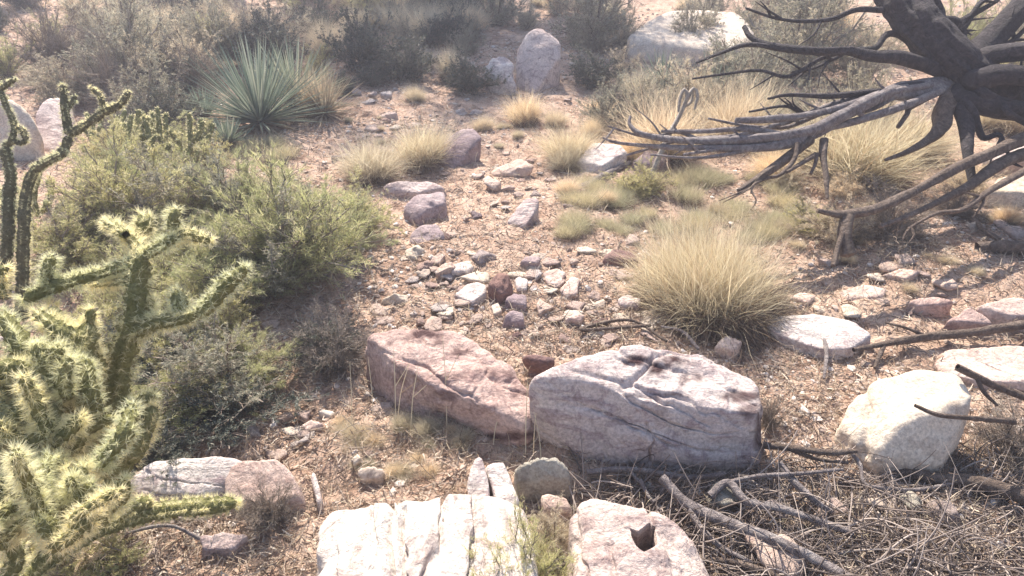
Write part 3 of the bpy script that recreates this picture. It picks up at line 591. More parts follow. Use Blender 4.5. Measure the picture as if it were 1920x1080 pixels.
# ------------------------------------------------------------------ plants
def bez(a, b, c, S):
    t = np.linspace(0, 1, S)[None,:,None]; return a[:,None]*(1-t)**2+2*b[:,None]*t*(1-t)+c[:,None]*t*t
def shrub_meshes(seed, H=.6, Rr=.4, nm=26, nt_=420, nl=9000, ll=.02, lw=.003, leaf='olive', wood='twig', stiff=.5, spread=1., droop=.1, low=.0, jit=.8):
    g = np.random.default_rng(seed); ph = np.arccos(1-g.random(nm)*(1-low)*.93)*spread; th = g.uniform(0, 6.28, nm); rr = g.uniform(.45, 1.08, nm)
    lump = 1+.38*np.sin(th*2+seed)*np.sin(th*3+1.3*seed)
    end = np.stack([Rr*np.sin(ph)*np.cos(th)*lump, Rr*np.sin(ph)*np.sin(th)*lump, H*np.cos(ph)*.95+H*.06], 1)*rr[:,None]
    a = np.stack([g.normal(0, .03, nm), g.normal(0, .03, nm), np.full(nm, -.03)], 1)
    mid = (a+end)/2+np.stack([0*ph, 0*ph, H*.18*np.ones(nm)], 1)+g.normal(0, .05*Rr, (nm, 3))
    c = bez(a, mid, end, 9); c[:,1:-1] += g.normal(0, .008, (nm, 7, 3)); r = np.linspace(.0075, .002, 9)[None]*g.uniform(.6, 1.3, (nm, 1))*(Rr/.4)**.5
    mb = MB(); ctubes(mb, c, r, 5)
    i = g.integers(nm, size=nt_); t = g.uniform(.25, 1, nt_); k = (t*8).astype(int); k = np.minimum(k, 8); p0 = c[i, k]
    out = unit(p0*[1, 1, .6]-[0, 0, H*.1]); d = unit(out*stiff+g.normal(0, .45, (nt_, 3))+[0, 0, .45])
    L = g.uniform(.3, 1., nt_)*Rr*.42
    e = p0+d*L[:,None]; m2 = p0+d*L[:,None]*.5+g.normal(0, .02, (nt_, 3)); c2 = bez(p0, m2, e, 5)
    ctubes(mb, c2, np.linspace(.0018, .0007, 5)[None]*np.ones((nt_, 1)), 3)
    br = mb.mesh('branches', M[wood])
    wt_ = g.random(nt_)**2.5+.02; wt_ /= wt_.sum(); j = g.choice(nt_, size=nl, p=wt_); kk = g.integers(1, 5, nl); q0 = c2[j, kk]+g.normal(0, .006, (nl, 3)); dd = unit(unit(e-p0)[j]+g.normal(0, jit, (nl, 3))+[0, 0, .15])
    mb = MB(); ribbons(mb, q0, dd, ll*g.uniform(.5, 1.3, nl), lw*g.uniform(.6, 1.3, nl), droop, 2, .15, g, .25)
    return br, mb.mesh('foliage', M[leaf])
def shrub(ms, px, py, wpx, label, base=None, hs=1., rz=None, group=None, name='desert_shrub', cat='shrub', Rr=.4, off=None):
    p = G(px, py); D = depth(p); s = wpx/FOC*D/(2*Rr*.92)
    o = empty(name, p, rng.uniform(0, 6.28) if rz is None else rz, label, cat, group); o.scale = (s, s, s*hs)
    link('branches', ms[0], o); link('foliage', ms[1], o); return o
SH = dict(
 olive=[shrub_meshes(11+k, leaf='olive', nm=36, nt_=750, nl=19000, ll=.022, lw=.0032) for k in range(2)],
 green=[shrub_meshes(21+k, leaf='green', nm=36, nl=26000, nt_=1100, ll=.034, lw=.0024, jit=.5) for k in range(2)],
 sage=[shrub_meshes(31+k, leaf='sage', nm=36, nt_=750, nl=18000, ll=.02, lw=.0045) for k in range(2)],
 dark=[shrub_meshes(41+k, leaf='dark', nm=34, nt_=700, nl=18000, ll=.02, lw=.006, low=.15) for k in range(2)],
 dry=[shrub_meshes(51+k, leaf='strawp', nm=36, nt_=700, nl=17000, ll=.032, lw=.0024) for k in range(2)],
 twig=[shrub_meshes(61+k, leaf='twig', nm=40, nl=11000, ll=.045, lw=.0019, jit=.6, nt_=1000) for k in range(2)],
)
def tussock_meshes(seed, n=2600, L=.42, base=.07, w=.0022, mat='golden', lean=.75, droop=.35, th=1200, tm='thatch'):
    g = np.random.default_rng(seed); a = g.uniform(0, 6.28, n); r = base*np.sqrt(g.random(n)); root = np.stack([r*np.cos(a), r*np.sin(a), np.full(n, -.01)], 1)
    K = 26; ka = g.uniform(0, 6.28, K); kk = g.beta(1.2, 1.5, K)*lean*1.35; kl = g.uniform(.55, 1.15, K); ci = g.integers(K, size=n)
    kd = np.stack([np.cos(ka)*kk-.06, np.sin(ka)*kk, np.full(K, .75)], 1); d = unit(kd[ci]+g.normal(0, .15, (n, 3))+np.stack([np.cos(a), np.sin(a), 0*a], 1)*.12)
    root = root+kd[ci]*[1, 1, 0]*base*.7; L = L*kl[ci]; w = w*g.choice([.7, 1., 1.7], n, p=[.5, .38, .12])
    mb = MB(); ribbons(mb, root, d, L*g.uniform(.45, 1.1, n), w*g.uniform(.6, 1.4, n), droop*g.uniform(.2, 1.4, n), 5, .2, g, .15)
    bl = mb.mesh('grass_blades', M[mat])
    L = .42 if np.ndim(L) and len(np.atleast_1d(L)) > 1 else L; w = .002; n = th; a = g.uniform(0, 6.28, n); r = base*1.1*np.sqrt(g.random(n)); root = np.stack([r*np.cos(a), r*np.sin(a), g.uniform(0, .05, n)], 1)
    d = unit(np.stack([np.cos(a), np.sin(a), g.uniform(-.1, .9, n)], 1)+g.normal(0, .35, (n, 3)))
    mb = MB(); ribbons(mb, root, d, L*(.5 if tm == 'thatch' else .58)*g.uniform(.4, 1.2, n), w*1.5, .5, 4, .3, g, .4)
    return bl, mb.mesh('old_thatch', M[tm])
def tussock(ms, px, py, wpx, label, hs=1., group=None, R0=.36, tilt=(0, 0)):
    p = G(px, py); s = wpx/FOC*depth(p)/(2*R0)
    o = empty('grass_tussock', p, 0 if ms is TU['big'] else rng.uniform(0, 6.28), label, 'grass tussock', group); o.scale = (s, s, s*hs); o.rotation_euler[0] = tilt[0]; o.rotation_euler[1] = tilt[1]
    link('grass_blades', ms[0], o); link('old_thatch', ms[1], o); return o
TU = dict(big=tussock_meshes(3, 14000, .46, .15, .0018, 'golden', .62, .22, 15000, 'thatch2'), gold=[tussock_meshes(4+k, 3400, .46, .08, .0028, 'golden', .6, .25) for k in range(2)],
          pale=[tussock_meshes(7+k, 3400, .46, .08, .0028, 'strawp', .6, .25) for k in range(2)], low=[tussock_meshes(9+k, 1700, .34, .15, .0024, 'lowgr', .6, .15, 700) for k in range(2)])
def yucca(px, py, hpx, label, n=110, dead=30, seed=1, mat='yucca', wd=.020):
    g = np.random.default_rng(seed); p = G(px, py); L = hpx/FOC*depth(p)*.82
    o = empty('yucca', p, 0, label, 'yucca')
    def leaves(n, el0, el1, L, mat, name, z0, droop):
        a = np.arange(n)*2.39996+g.normal(0, .15, n); el = np.linspace(el0, el1, n)+g.normal(0, .07, n)
        d = np.stack([np.cos(a)*np.cos(el), np.sin(a)*np.cos(el), np.sin(el)], 1); S = 6; t = np.linspace(0, 1, S)
        root = np.stack([.03*np.cos(a), .03*np.sin(a), np.full(n, z0)], 1); Ln = L*g.uniform(.72, 1.05, n)
        side = unit(np.cross(d, [0, 0, 1.])); nrm = np.cross(side, d)
        c = root[:,None]+d[:,None]*(Ln[:,None]*t)[:,:,None]+np.array([0, 0, -1.])*(droop*Ln*g.uniform(.3, 1, n))[:,None,None]*(t**2)[None,:,None]
        w = wd*np.array([1., 1.05, .9, .7, .4, .04])[None,:,None]*.5*g.uniform(.8, 1.15, (n, 1, 1))
        V = np.stack([c-side[:,None]*w+nrm[:,None]*w*.5, c-nrm[:,None]*w*.25, c+side[:,None]*w+nrm[:,None]*w*.5], 2)
        idx = np.arange(n*S*3).reshape(n, S, 3)
        F = np.concatenate([np.stack([idx[:,:-1,q], idx[:,:-1,q+1], idx[:,1:,q+1], idx[:,1:,q]], -1).reshape(-1, 4) for q in (0, 1)])
        mb = MB(); mb.add(V, F); link(name, mb.mesh(name, M[mat], False), o)
    leaves(n, .12, 1.45, L, mat, 'leaf_rosette', .06, .06)
    if dead: leaves(dead, -.25, .2, L*.8, 'deadleaf', 'dead_leaf_skirt', .04, .25)
    mb = MB(); tube(mb, [(0,0,-.05,.04),(0,0,.04,.045),(0,0,.1,.03)], .02, 8); link('stem', mb.mesh('stem', M['deadb']), o)
    return o

# ---- background shrubs: (kind, px, py of foot, width, height scale, label)
BG = [
 ('olive',20,150,110,1.1,'yellow green bush at the left border near the top'),
 ('dark',-5,60,80,.9,'dark bush in the top left corner'),
 ('twig',100,130,150,1.,'brownish twiggy bush right of the yellow green bush'),
 ('dry',230,110,170,1.1,'soft cream coloured bush at the top left'),
 ('sage',250,175,200,1.,'wide grey green bush below the cream bush'),
 ('sage',130,190,160,.7,'pale low bush above the dark cactus stems'),
 ('dark',350,180,140,.9,'dark shaded bush left of the big yucca'),
 ('sage',390,100,120,.9,'small grey bush above the dark shaded bush'),
 ('dry',480,90,80,1.2,'tan bush below the purple rock at the top'),
 ('dark',520,125,170,.8,'dark bush behind the big yucca'),
 ('dark',600,70,120,.8,'dark blue bush above the far white stones'),
 ('olive',595,150,70,1.2,'yellowish olive bush right behind the yuccas'),
 ('dark',680,130,150,1.,'dark blue green shrub left of the tall tan tussock'),
 ('olive',690,30,130,.8,'yellow green shrub at the top border'),
 ('dark',760,150,150,.7,'low shrub darkened to imitate shade under the pale grass on the slope'),  # dark leaf colour here and below stands in for the shaded strip
 ('dark',880,170,130,.7,'low shrub darkened to imitate shade left of the white boulder'),
 ('sage',930,50,140,.9,'pale grey green shrub at the top above the boulders'),
 ('dry',985,55,70,1.,'straw coloured small shrub behind the pinkish boulder'),
 ('sage',1110,80,180,.9,'blue grey shrub right of the pinkish boulder'),
 ('dark',1110,160,130,.7,'dark low shrub at the foot of the pinkish boulder'),
 ('sage',1500,150,260,1.1,'wide hazy grey green shrub behind the dead tree'),
 ('sage',1400,200,200,.9,'grey shrub behind the long dead branches'),
 ('dry',1300,235,190,.9,'tan grey bush behind the pale dead stalk'),
 ('sage',1480,60,200,1.,'pale shrub at the top border left of the trunk'),
 ('sage',1900,120,200,1.,'grey bush seen through the dead tree at the right'),
 ('dry',60,10,140,1.,'dry tan shrub at the top left border'),
 ('sage',300,30,160,.9,'pale grey shrub at the top border'),
 ('sage',560,15,130,.9,'grey green shrub high on the slope'),
 ('sage',820,20,160,.7,'low pale shrub on the bright slope at the top'),
 ('dark',640,180,80,.8,'small dark bush behind the brown yucca'),
]
for k, (kd, px, py, w, hs, lb) in enumerate(BG): shrub(SH[kd][k % 2], px, py, w, lb, hs=hs, group='shrubs on the far slope')
# ---- nearer shrubs
shrub(SH['olive'][0], 240, 440, 240, 'yellowish feathery bush above the main cactus, left of the green one', hs=1.0)
shrub(SH['green'][0], 545, 520, 300, 'fresh green feathery bush in the left middle', hs=.95)
shrub(SH['green'][1], 620, 480, 200, 'soft yellow green bush leaning over the left edge of the path', hs=.85)
shrub(SH['olive'][1], 390, 440, 230, 'olive bush between the big yucca and the green bush', hs=.85)
shrub(SH['olive'][0], 120, 500, 260, 'olive bush behind the upper left cactus stems', hs=.6)
shrub(SH['sage'][0], 420, 740, 260, 'grey green airy bush under the green bush, behind the main cactus', hs=.75)
shrub(SH['olive'][1], 330, 640, 260, 'olive shaded bush right behind the main cactus trunk', hs=.7)
shrub(SH['twig'][0], 625, 685, 175, 'dark dome shaped twiggy bush left of the red boulder', hs=.8)
shrub(SH['dark'][0], 600, 672, 150, 'small dark leafy bush inside the twiggy dome bush', hs=.7)
shrub(SH['olive'][1], 430, 620, 190, 'small olive bush right of the raised cactus arm', hs=.8)
shrub(SH['twig'][1], 505, 970, 130, 'small reddish brown twiggy bush in front of the rosy pink rock', hs=.9)
shrub(SH['green'][0], 980, 1125, 200, 'soft olive green plant between the wide white boulder and the holed rock', hs=1.35)
shrub(SH['dry'][1], 1030, 1040, 130, 'thin dry plant below the small pink stone', hs=1.1)
shrub(SH['dry'][0], 1560, 450, 150, 'low dry shrub beside the dark stump', hs=.7)
shrub(SH['twig'][0], 1660, 450, 190, 'dark twiggy shrub right of the stump', hs=.7)
shrub(SH['dry'][1], 1500, 300, 160, 'low straw coloured shrub under the dead branches', hs=.7)
shrub(SH['twig'][1], 1900, 850, 190, 'dark twiggy bush at the right border beside the rounded cream boulder', hs=.8)
shrub(SH['twig'][0], 1440, 800, 60, 'small reddish shrub at the right end of the long white block', hs=1.6)
# ---- tussocks
tussock(TU['big'], 1330, 582, 310, 'big golden grass tussock with brown thatch, largest in the view', 1.12, tilt=(0,0))
T = [('pale',0,700,335,175,.9,'pale tussock left of the path, its tips leaning to the left'),('gold',0,790,310,150,1.15,'golden tussock left of the dark leaning slab'),
 ('gold',1,985,232,105,1.2,'small bright tussock in front of the far boulders'),('gold',0,1070,305,140,1.1,'golden tussock beside the pale rock under the branches'),
 ('gold',1,1110,255,70,1.2,'orange tan tussock above the pale rock'),('pale',1,845,150,80,1.5,'tall tan tussock standing in the shaded strip'),
 ('pale',0,800,75,150,.8,'broad pale tussock on the bright slope'),('pale',1,875,60,110,.9,'pale tussock right of the broad one near the top'),
 ('pale',0,740,55,110,.8,'pale tussock left of the broad one near the top'),('pale',1,1240,290,230,.95,'large grey tan tussock behind the pale dead stalk'),
 ('pale',0,1370,270,210,1.1,'large tan tussock right of the pale dead stalk'),('gold',0,1600,335,330,.9,'golden tussock behind the dead branches'),
 ('gold',1,1700,290,220,.9,'golden tussock right behind the dead branches, next to the trunk'),('pale',1,590,215,110,1.4,'brown grass clump right of the big yucca'),
 ('gold',0,1450,330,130,.8,'straw tussock under the fork of the dead branch'),('pale',0,460,70,110,1.,'pale tussock below the purple rock'),
 ('pale',1,1200,185,110,1.,'grey tan tussock in front of the added pale boulder'),('pale',0,905,245,60,1.,'small brown tussock left of the bright one'),
 ('gold',1,800,45,90,.9,'cream tussock close to the top border'),('pale',1,320,90,130,1.,'cream grass clump on the left slope'),
 ('gold',0,1130,215,80,.8,'short tussock right of the bright one'),('pale',1,1040,235,70,.9,'grey tussock between bright one and orange tan one'),
 ('gold',1,1850,240,130,.9,'golden tussock at the right border behind the trunk'),('pale',0,780,190,60,1.,'small brownish tussock among the white stones')]
for kd, v, px, py, w, hs, lb in T: tussock(TU[kd][v], px, py, w, lb, hs, 'grass tussocks along the path')
for k in range(40):
    px, py = rng.uniform(1060, 1520), rng.uniform(335, 450)
    fill(tussock(TU['low'][k % 2], px, py, rng.uniform(60, 110), 'low green grey grass clump between the path and the golden tussock', rng.uniform(.6, .9), 'low grass clumps right of the path'), px, py, 'low pale grass clump')
for k in range(20):
    px, py = rng.uniform(640, 870), rng.uniform(790, 895)
    fill(tussock(TU['pale'][k % 2], px, py, rng.uniform(40, 80), 'small dry grass clump between the red boulder and the wide white boulder', rng.uniform(.5, .9), 'small clumps below the red boulder'), px, py, 'small dry grass clump')
for k in range(16):
    px, py = rng.uniform(230, 620), rng.uniform(270, 400)
    fill(tussock(TU['low'][k % 2], px, py, rng.uniform(70, 120), 'low olive grass clump between the feathery bushes and yuccas', rng.uniform(.6, .9), 'low clumps below the yuccas'), px, py, 'low greyish grass clump')
for k in range(12):
    px, py = rng.uniform(640, 1000), rng.uniform(200, 330)
    fill(tussock(TU['pale'][k % 2], px, py, rng.uniform(20, 36), 'tiny dry grass clump on the upper path', rng.uniform(.6, 1), 'tiny clumps of the upper path'), px, py, 'tiny dry grass clump')
for k in range(14):
    px, py = rng.uniform(1450, 1900), rng.uniform(400, 560)
    fill(tussock(TU['pale'][k % 2], px, py, rng.uniform(30, 60), 'small straw clump on the twiggy ground at the right', rng.uniform(.4, .8), 'straw clumps of the right hand ground'), px, py, 'small straw clump')
# the rest of the plant cover of the slope
KEEP = [(520, 720, 500, 760), (375, 665, 175, 330), (-40, 165, 185, 420), (1180, 1300, 110, 215), (900, 1060, 150, 260)]
kn = dict(olive='olive bush', green='green bush', sage='grey green bush', dark='dark bush', dry='straw coloured bush', twig='brown twiggy bush')
def cover(n, box, kinds, wr, hs=(.7, 1.1), gr='bushes covering the slope'):
    for k in range(n):
        px, py = rng.uniform(box[0], box[1]), rng.uniform(box[2], box[3])
        if any(a <= px <= b and c <= py <= d for a, b, c, d in KEEP): continue
        kd = kinds[k % len(kinds)]; sc = .65+.35*(py/400)
        if kd in ('pale', 'gold'): fill(tussock(TU[kd][k % 2], px, py, rng.uniform(*wr)*.8*sc, 'x', rng.uniform(.8, 1.2), gr), px, py, 'pale tussock' if kd == 'pale' else 'golden tussock')
        else: fill(shrub(SH[kd][k % 2], px, py, rng.uniform(*wr)*sc, 'x', hs=rng.uniform(*hs), group=gr), px, py, kn[kd])
cover(26, (0, 640, 5, 130), ['dry', 'sage', 'twig', 'pale', 'dark', 'sage', 'olive'], (110, 190))
cover(20, (60, 620, 120, 260), ['sage', 'dark', 'dry', 'twig', 'dark'], (100, 190))
cover(14, (640, 1150, 0, 60), ['pale', 'sage', 'dry', 'dark', 'gold'], (90, 170))
cover(14, (640, 900, 60, 180), ['dark', 'dark', 'sage', 'pale'], (70, 130))  # dark bushes colour in the shade of the strip
cover(22, (1060, 1500, 20, 250), ['sage', 'pale', 'dry', 'sage', 'twig'], (110, 190))
cover(16, (1480, 1940, 20, 260), ['sage', 'dry', 'olive', 'pale', 'gold'], (120, 220))
cover(16, (60, 480, 290, 470), ['olive', 'olive', 'sage', 'green'], (130, 210), (.6, .9))
cover(12, (250, 660, 430, 640), ['green', 'olive', 'sage', 'green'], (150, 250), (.6, .85))
cover(9, (120, 470, 640, 800), ['dark', 'olive', 'olive', 'green'], (160, 240), (.45, .65))  # dark bushes stand in for the shaded pocket of ground
cover(7, (0, 330, 860, 1080), ['olive', 'dry', 'dark'], (120, 190), (.4, .6))
cover(12, (1050, 1540, 290, 440), ['dry', 'olive', 'pale', 'gold'], (70, 130), (.5, .8))
cover(14, (640, 900, 0, 75), ['pale', 'gold', 'pale'], (100, 170), gr='bushes covering the slope')
cover(14, (140, 420, 20, 150), ['pale', 'dry', 'pale'], (110, 180))
cover(8, (1500, 1900, 300, 440), ['dry', 'twig', 'gold'], (80, 150), (.5, .8))
# ---- yuccas
yucca(490, 240, 200, 'big blue green yucca with long stiff leaves', 230, 40, 1)
yucca(555, 205, 160, 'second blue green yucca behind the big one', 150, 20, 2)
yucca(610, 222, 120, 'brownish yucca at the right of the pair', 110, 40, 3, 'deadleaf', .014)
yucca(430, 278, 62, 'small grey yucca below the big yucca', 60, 10, 4)
yucca(385, 225, 70, 'low yellow tinged yucca left of the big yucca', 50, 20, 5)
yucca(1240, 175, 100, 'hazy yucca in front of the added pale boulder', 80, 20, 6)
yucca(1330, 205, 130, 'greyish yucca right of the hazy one', 80, 30, 7)
yucca(1420, 250, 120, 'grey yucca behind the long dead branches', 80, 30, 8, 'sage')

# ------------------------------------------------------------------ cholla cactuses
def tuber(n, sides, step, r):
    i = np.arange(n)[:,None]; j = np.arange(sides)[None]
    per = np.maximum(r[:,None]*.9, .008)
    u = (i*step)/per.mean()+.5*(j//2 % 2)
    Lj = .075; u2 = np.abs(np.sin(np.pi*(i*step)/Lj))**.45; return (.74+.26*u2)*(1+.13*np.cos(u*2*math.pi)*np.where(j % 2 == 0, 1, .35)+.06*np.where(j % 2 == 0, 1, -1))
def cholla_arm(mb, ms, pts, seed, sp=.022, dens=1., sw=.0013):
    g = np.random.default_rng(seed); rm = float(np.mean([p[3] for p in pts])); step = max(.0035, rm*.22)
    c, r, (T_, a, b) = tube(mb, pts, step, 16, .05, 30, seed, tuber, True)
    Ltot = len(c)*step; n = int(dens*Ltot*rm*2*math.pi*78000*(.02/max(rm, .012)))
    na = max(30, n//11); i = g.integers(0, len(c), na); th = np.round(g.uniform(0, 8, na))*math.pi/4
    nrm = a[i]*np.cos(th)[:,None]+b[i]*np.sin(th)[:,None]; endw = np.clip(1-(len(c)-i)*step/(rm*1.5), 0, 1)[:,None]
    nrm = unit(nrm+T_[i]*endw*1.4); root = c[i]+nrm*(r[i]*1.02)[:,None]
    k = 11; root = np.repeat(root, k, 0); nn = np.repeat(nrm, k, 0)
    d = unit(nn+g.normal(0, .55, nn.shape)); L = sp*g.uniform(.5, 1.25, len(d))
    ribbons(ms, root, d, L, sw, 0, 1, 0, g, .15)
def cholla(name_label, foot, arms, sp=.022, skin='chol', spm='spine', dens=1., seed=0, sw=.0011, rk=1.):
    f = G(*foot); root = empty('cholla_cactus', f, 0, name_label, 'cactus'); inv = -np.array(f)
    for k, arm in enumerate(arms):
        pts = []
        for (px, py, D, rp) in arm:
            q = P(px, py, D)+inv; pts.append((q[0], q[1], q[2], rp*rk/FOC*D))
        mb, ms = MB(), MB(); cholla_arm(mb, ms, pts, seed+k*7+1, sp, dens, sw)
        nm = 'trunk' if k == 0 else 'arm'
        a = link(nm, mb.mesh(nm, M[skin]), root); link('spines', ms.mesh('spines', M[spm]), a)
    return root
def up_from(px, py, h=0.):
    return depth(G(px, py, h))
Dm = 1.78
mainA = [
 [(205,905,Dm,24),(222,700,Dm,24),(250,600,Dm,22),(262,500,Dm,19),(272,478,Dm,15)],
 [(272,480,Dm,10),(295,465,Dm,11),(328,447,Dm-.02,9)],
 [(270,482,Dm,10),(252,455,Dm+.04,13),(236,438,Dm+.05,11)],
 [(262,440,Dm+.08,10),(272,420,Dm+.1,15),(262,405,Dm+.12,12)],
 [(236,440,Dm,9),(215,425,Dm+.05,11),(198,416,Dm+.08,9)],
 [(322,432,Dm,9),(326,412,Dm,11),(331,392,Dm,9)],
 [(328,447,Dm,8),(350,440,Dm+.02,10),(395,452,Dm+.05,9)],
 [(252,492,Dm,11),(190,512,Dm,11),(130,528,Dm-.03,12),(80,545,Dm-.05,14),(45,562,Dm-.08,13)],
 [(84,535,Dm-.05,9),(90,505,Dm-.05,11),(98,480,Dm-.05,10)],
 [(240,525,Dm,9),(200,530,Dm+.04,9),(165,530,Dm+.06,8)],
 [(248,625,Dm,15),(300,604,Dm-.02,14),(345,597,Dm-.04,13),(372,590,Dm-.05,10)],
 [(370,592,Dm-.05,11),(395,570,Dm-.05,14),(425,535,Dm-.04,15),(462,500,Dm-.02,12)],
 [(342,595,Dm-.04,10),(338,570,Dm-.02,14),(330,545,Dm,13)],
 [(285,600,Dm,9),(278,580,Dm+.04,11),(285,560,Dm+.06,9)],
 [(140,770,Dm-.1,24),(148,690,Dm-.12,25),(160,640,Dm-.12,22),(166,605,Dm-.1,16)],
 [(110,650,Dm-.1,14),(104,610,Dm-.06,17),(98,575,Dm-.04,13)],
 [(40,730,Dm-.2,20),(45,670,Dm-.2,20),(20,615,Dm-.18,18),(-15,590,Dm-.15,16)],
 [(215,790,Dm,14),(250,765,Dm+.02,16),(290,740,Dm+.03,14)],
 [(200,905,Dm-.05,16),(250,850,Dm-.05,18),(278,790,Dm-.02,15),(285,760,Dm,12)],
 [(150,900,Dm-.1,15),(178,850,Dm-.12,18),(203,800,Dm-.12,14)],
 [(60,830,Dm-.2,16),(100,850,Dm-.2,16),(160,850,Dm-.15,14),(190,878,Dm-.1,12)],
 [(20,800,Dm-.25,18),(55,760,Dm-.25,18),(100,740,Dm-.2,16),(135,745,Dm-.15,12)],
 [(-10,700,Dm-.25,18),(20,690,Dm-.25,18),(70,700,Dm-.22,15)],
 [(0,560,Dm,12),(-10,520,Dm,14),(10,500,Dm,12)],
]
g2 = np.random.default_rng(5)
for k in range(60):                                                  # the tangle of joints below, leaning every way
    x0, y0 = g2.uniform(-40, 215), g2.uniform(640, 1030); D0 = Dm-.05-.38*(y0-600)/480+g2.normal(0, .05)
    an = g2.uniform(-2.9, -.2); L = g2.uniform(55, 115); rr = g2.uniform(11, 17); bx = g2.normal(0, 14)
    mainA.append([(x0, y0, D0, rr*.9), (x0+L*.5*math.cos(an)+bx, y0+L*.5*math.sin(an), D0-.02, rr), (x0+L*math.cos(an), y0+L*math.sin(an)-12, D0-.02+g2.normal(0, .05), rr*.8)])
cholla('large spiny yellow green cholla with raised arms in the left foreground', (200, 925), mainA, .021, seed=10)
D1 = up_from(60, 1075, .12)
cholla('long spiny cactus arm lying across the bottom left corner', (200, 1010),
 [[(20,1120,D1-.05,18),(70,1065,D1,18),(130,1020,D1+.05,18),(220,978,D1+.12,18),(320,955,D1+.15,17),(400,948,D1+.16,16),(445,942,D1+.16,12)],
  [(225,975,D1+.12,12),(250,950,D1+.12,14),(285,940,D1+.12,12)], [(110,1030,D1+.05,12),(80,990,D1+.02,14),(70,960,D1,12)],
  [(150,1010,D1+.06,12),(165,970,D1+.06,14),(155,945,D1+.05,11)], [(0,1000,D1-.1,16),(30,1040,D1-.08,17),(10,1090,D1-.08,14)]], .018, seed=60)
D2 = 2.55
cholla('smooth dark stemmed cholla rising at the upper left', (40, 600),
 [[(40,600,D2+.1,14),(44,440,D2,13),(48,370,D2,12),(66,318,D2,11),(115,287,D2,11),(130,255,D2,10)],
  [(130,252,D2,10),(122,205,D2,9),(118,158,D2,7)],[(130,252,D2,10),(165,232,D2,9),(192,212,D2,9),(225,196,D2,8),(242,172,D2,6)],
  [(192,212,D2,7),(190,185,D2,6),(170,163,D2,6)],[(128,205,D2,5),(142,180,D2,5)],
  [(66,318,D2,9),(95,300,D2-.03,8),(125,285,D2-.05,7)]], .012, 'chold', 'spine', .8, 90, .0009, .8)
cholla('dark crooked cholla stem at the left border', (8, 560),
 [[(8,560,D2+.05,13),(14,450,D2,13),(16,370,D2,13),(20,330,D2,12),(8,275,D2,12)],
  [(8,275,D2,9),(22,262,D2,7),(26,232,D2,7),(10,195,D2,7),(0,165,D2,6),(-6,150,D2,6)],[(0,168,D2,6),(14,158,D2,6),(30,147,D2,5)],
  [(26,235,D2,6),(42,245,D2,7),(50,264,D2,7)],[(24,262,D2,6),(36,268,D2,6),(50,264,D2,6)]], .012, 'chold', 'spine', .8, 120, .0009, .8)
# a far cholla thicket: many thin jointed stems
gt = np.random.default_rng(12)
for (fx, fy, wpx, hpx, na, lb) in [(300,330,190,130,46,'dense pale green cholla thicket right of the dark stems'),(215,300,120,110,26,'smaller cholla clump against the grey boulder'),(70,430,150,110,22,'low cholla clump behind the left border stems')]:
    f = G(fx, fy); Df = depth(f); arms = []
    for k in range(na):
        x = gt.uniform(-.5, .5)*wpx; dz = gt.uniform(-.2, .2); h = hpx*gt.uniform(.45, 1.)*(1-.9*(x/wpx)**2)
        y0 = fy-hpx*.35*gt.random()
        arms.append([(fx+x*.6, y0, Df+dz, 4.5), (fx+x*.9+gt.normal(0, 6), y0-h*.35, Df+dz, 4.8), (fx+x+gt.normal(0, 10), fy-h, Df+dz+gt.normal(0, .05), 4.)])
    cholla(lb, (fx, fy), arms, .016, 'chol', 'spine', .22, 200+na, .0014)
# ------------------------------------------------------------------ the dead juniper at the right
def limb(parent, inv, pts, name, mat, seed, bark=.16, sides=10, step=.02, freq=14):
    mb = MB(); tube(mb, [tuple(P(a, b, D)+inv)+(r/FOC*D,) for a, b, D, r in pts], step, sides+4, bark, freq*.6, seed, fib=4.); return link(name, mb.mesh(name, M[mat]), parent)
fp = P(2060, 360, 4.5); tz = float(hgt(fp[0], fp[1])[0]); ft = np.array([fp[0], fp[1], tz]); inv = -ft
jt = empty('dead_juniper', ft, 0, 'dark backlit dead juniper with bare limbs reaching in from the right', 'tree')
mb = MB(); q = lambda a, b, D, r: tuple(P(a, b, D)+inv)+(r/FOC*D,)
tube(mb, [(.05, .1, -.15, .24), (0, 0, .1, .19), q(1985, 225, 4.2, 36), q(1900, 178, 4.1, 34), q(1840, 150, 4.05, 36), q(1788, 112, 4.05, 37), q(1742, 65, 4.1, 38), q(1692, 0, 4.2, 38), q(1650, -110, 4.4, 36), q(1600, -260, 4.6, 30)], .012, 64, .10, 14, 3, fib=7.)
link('trunk', mb.mesh('trunk', M['bark']), jt)
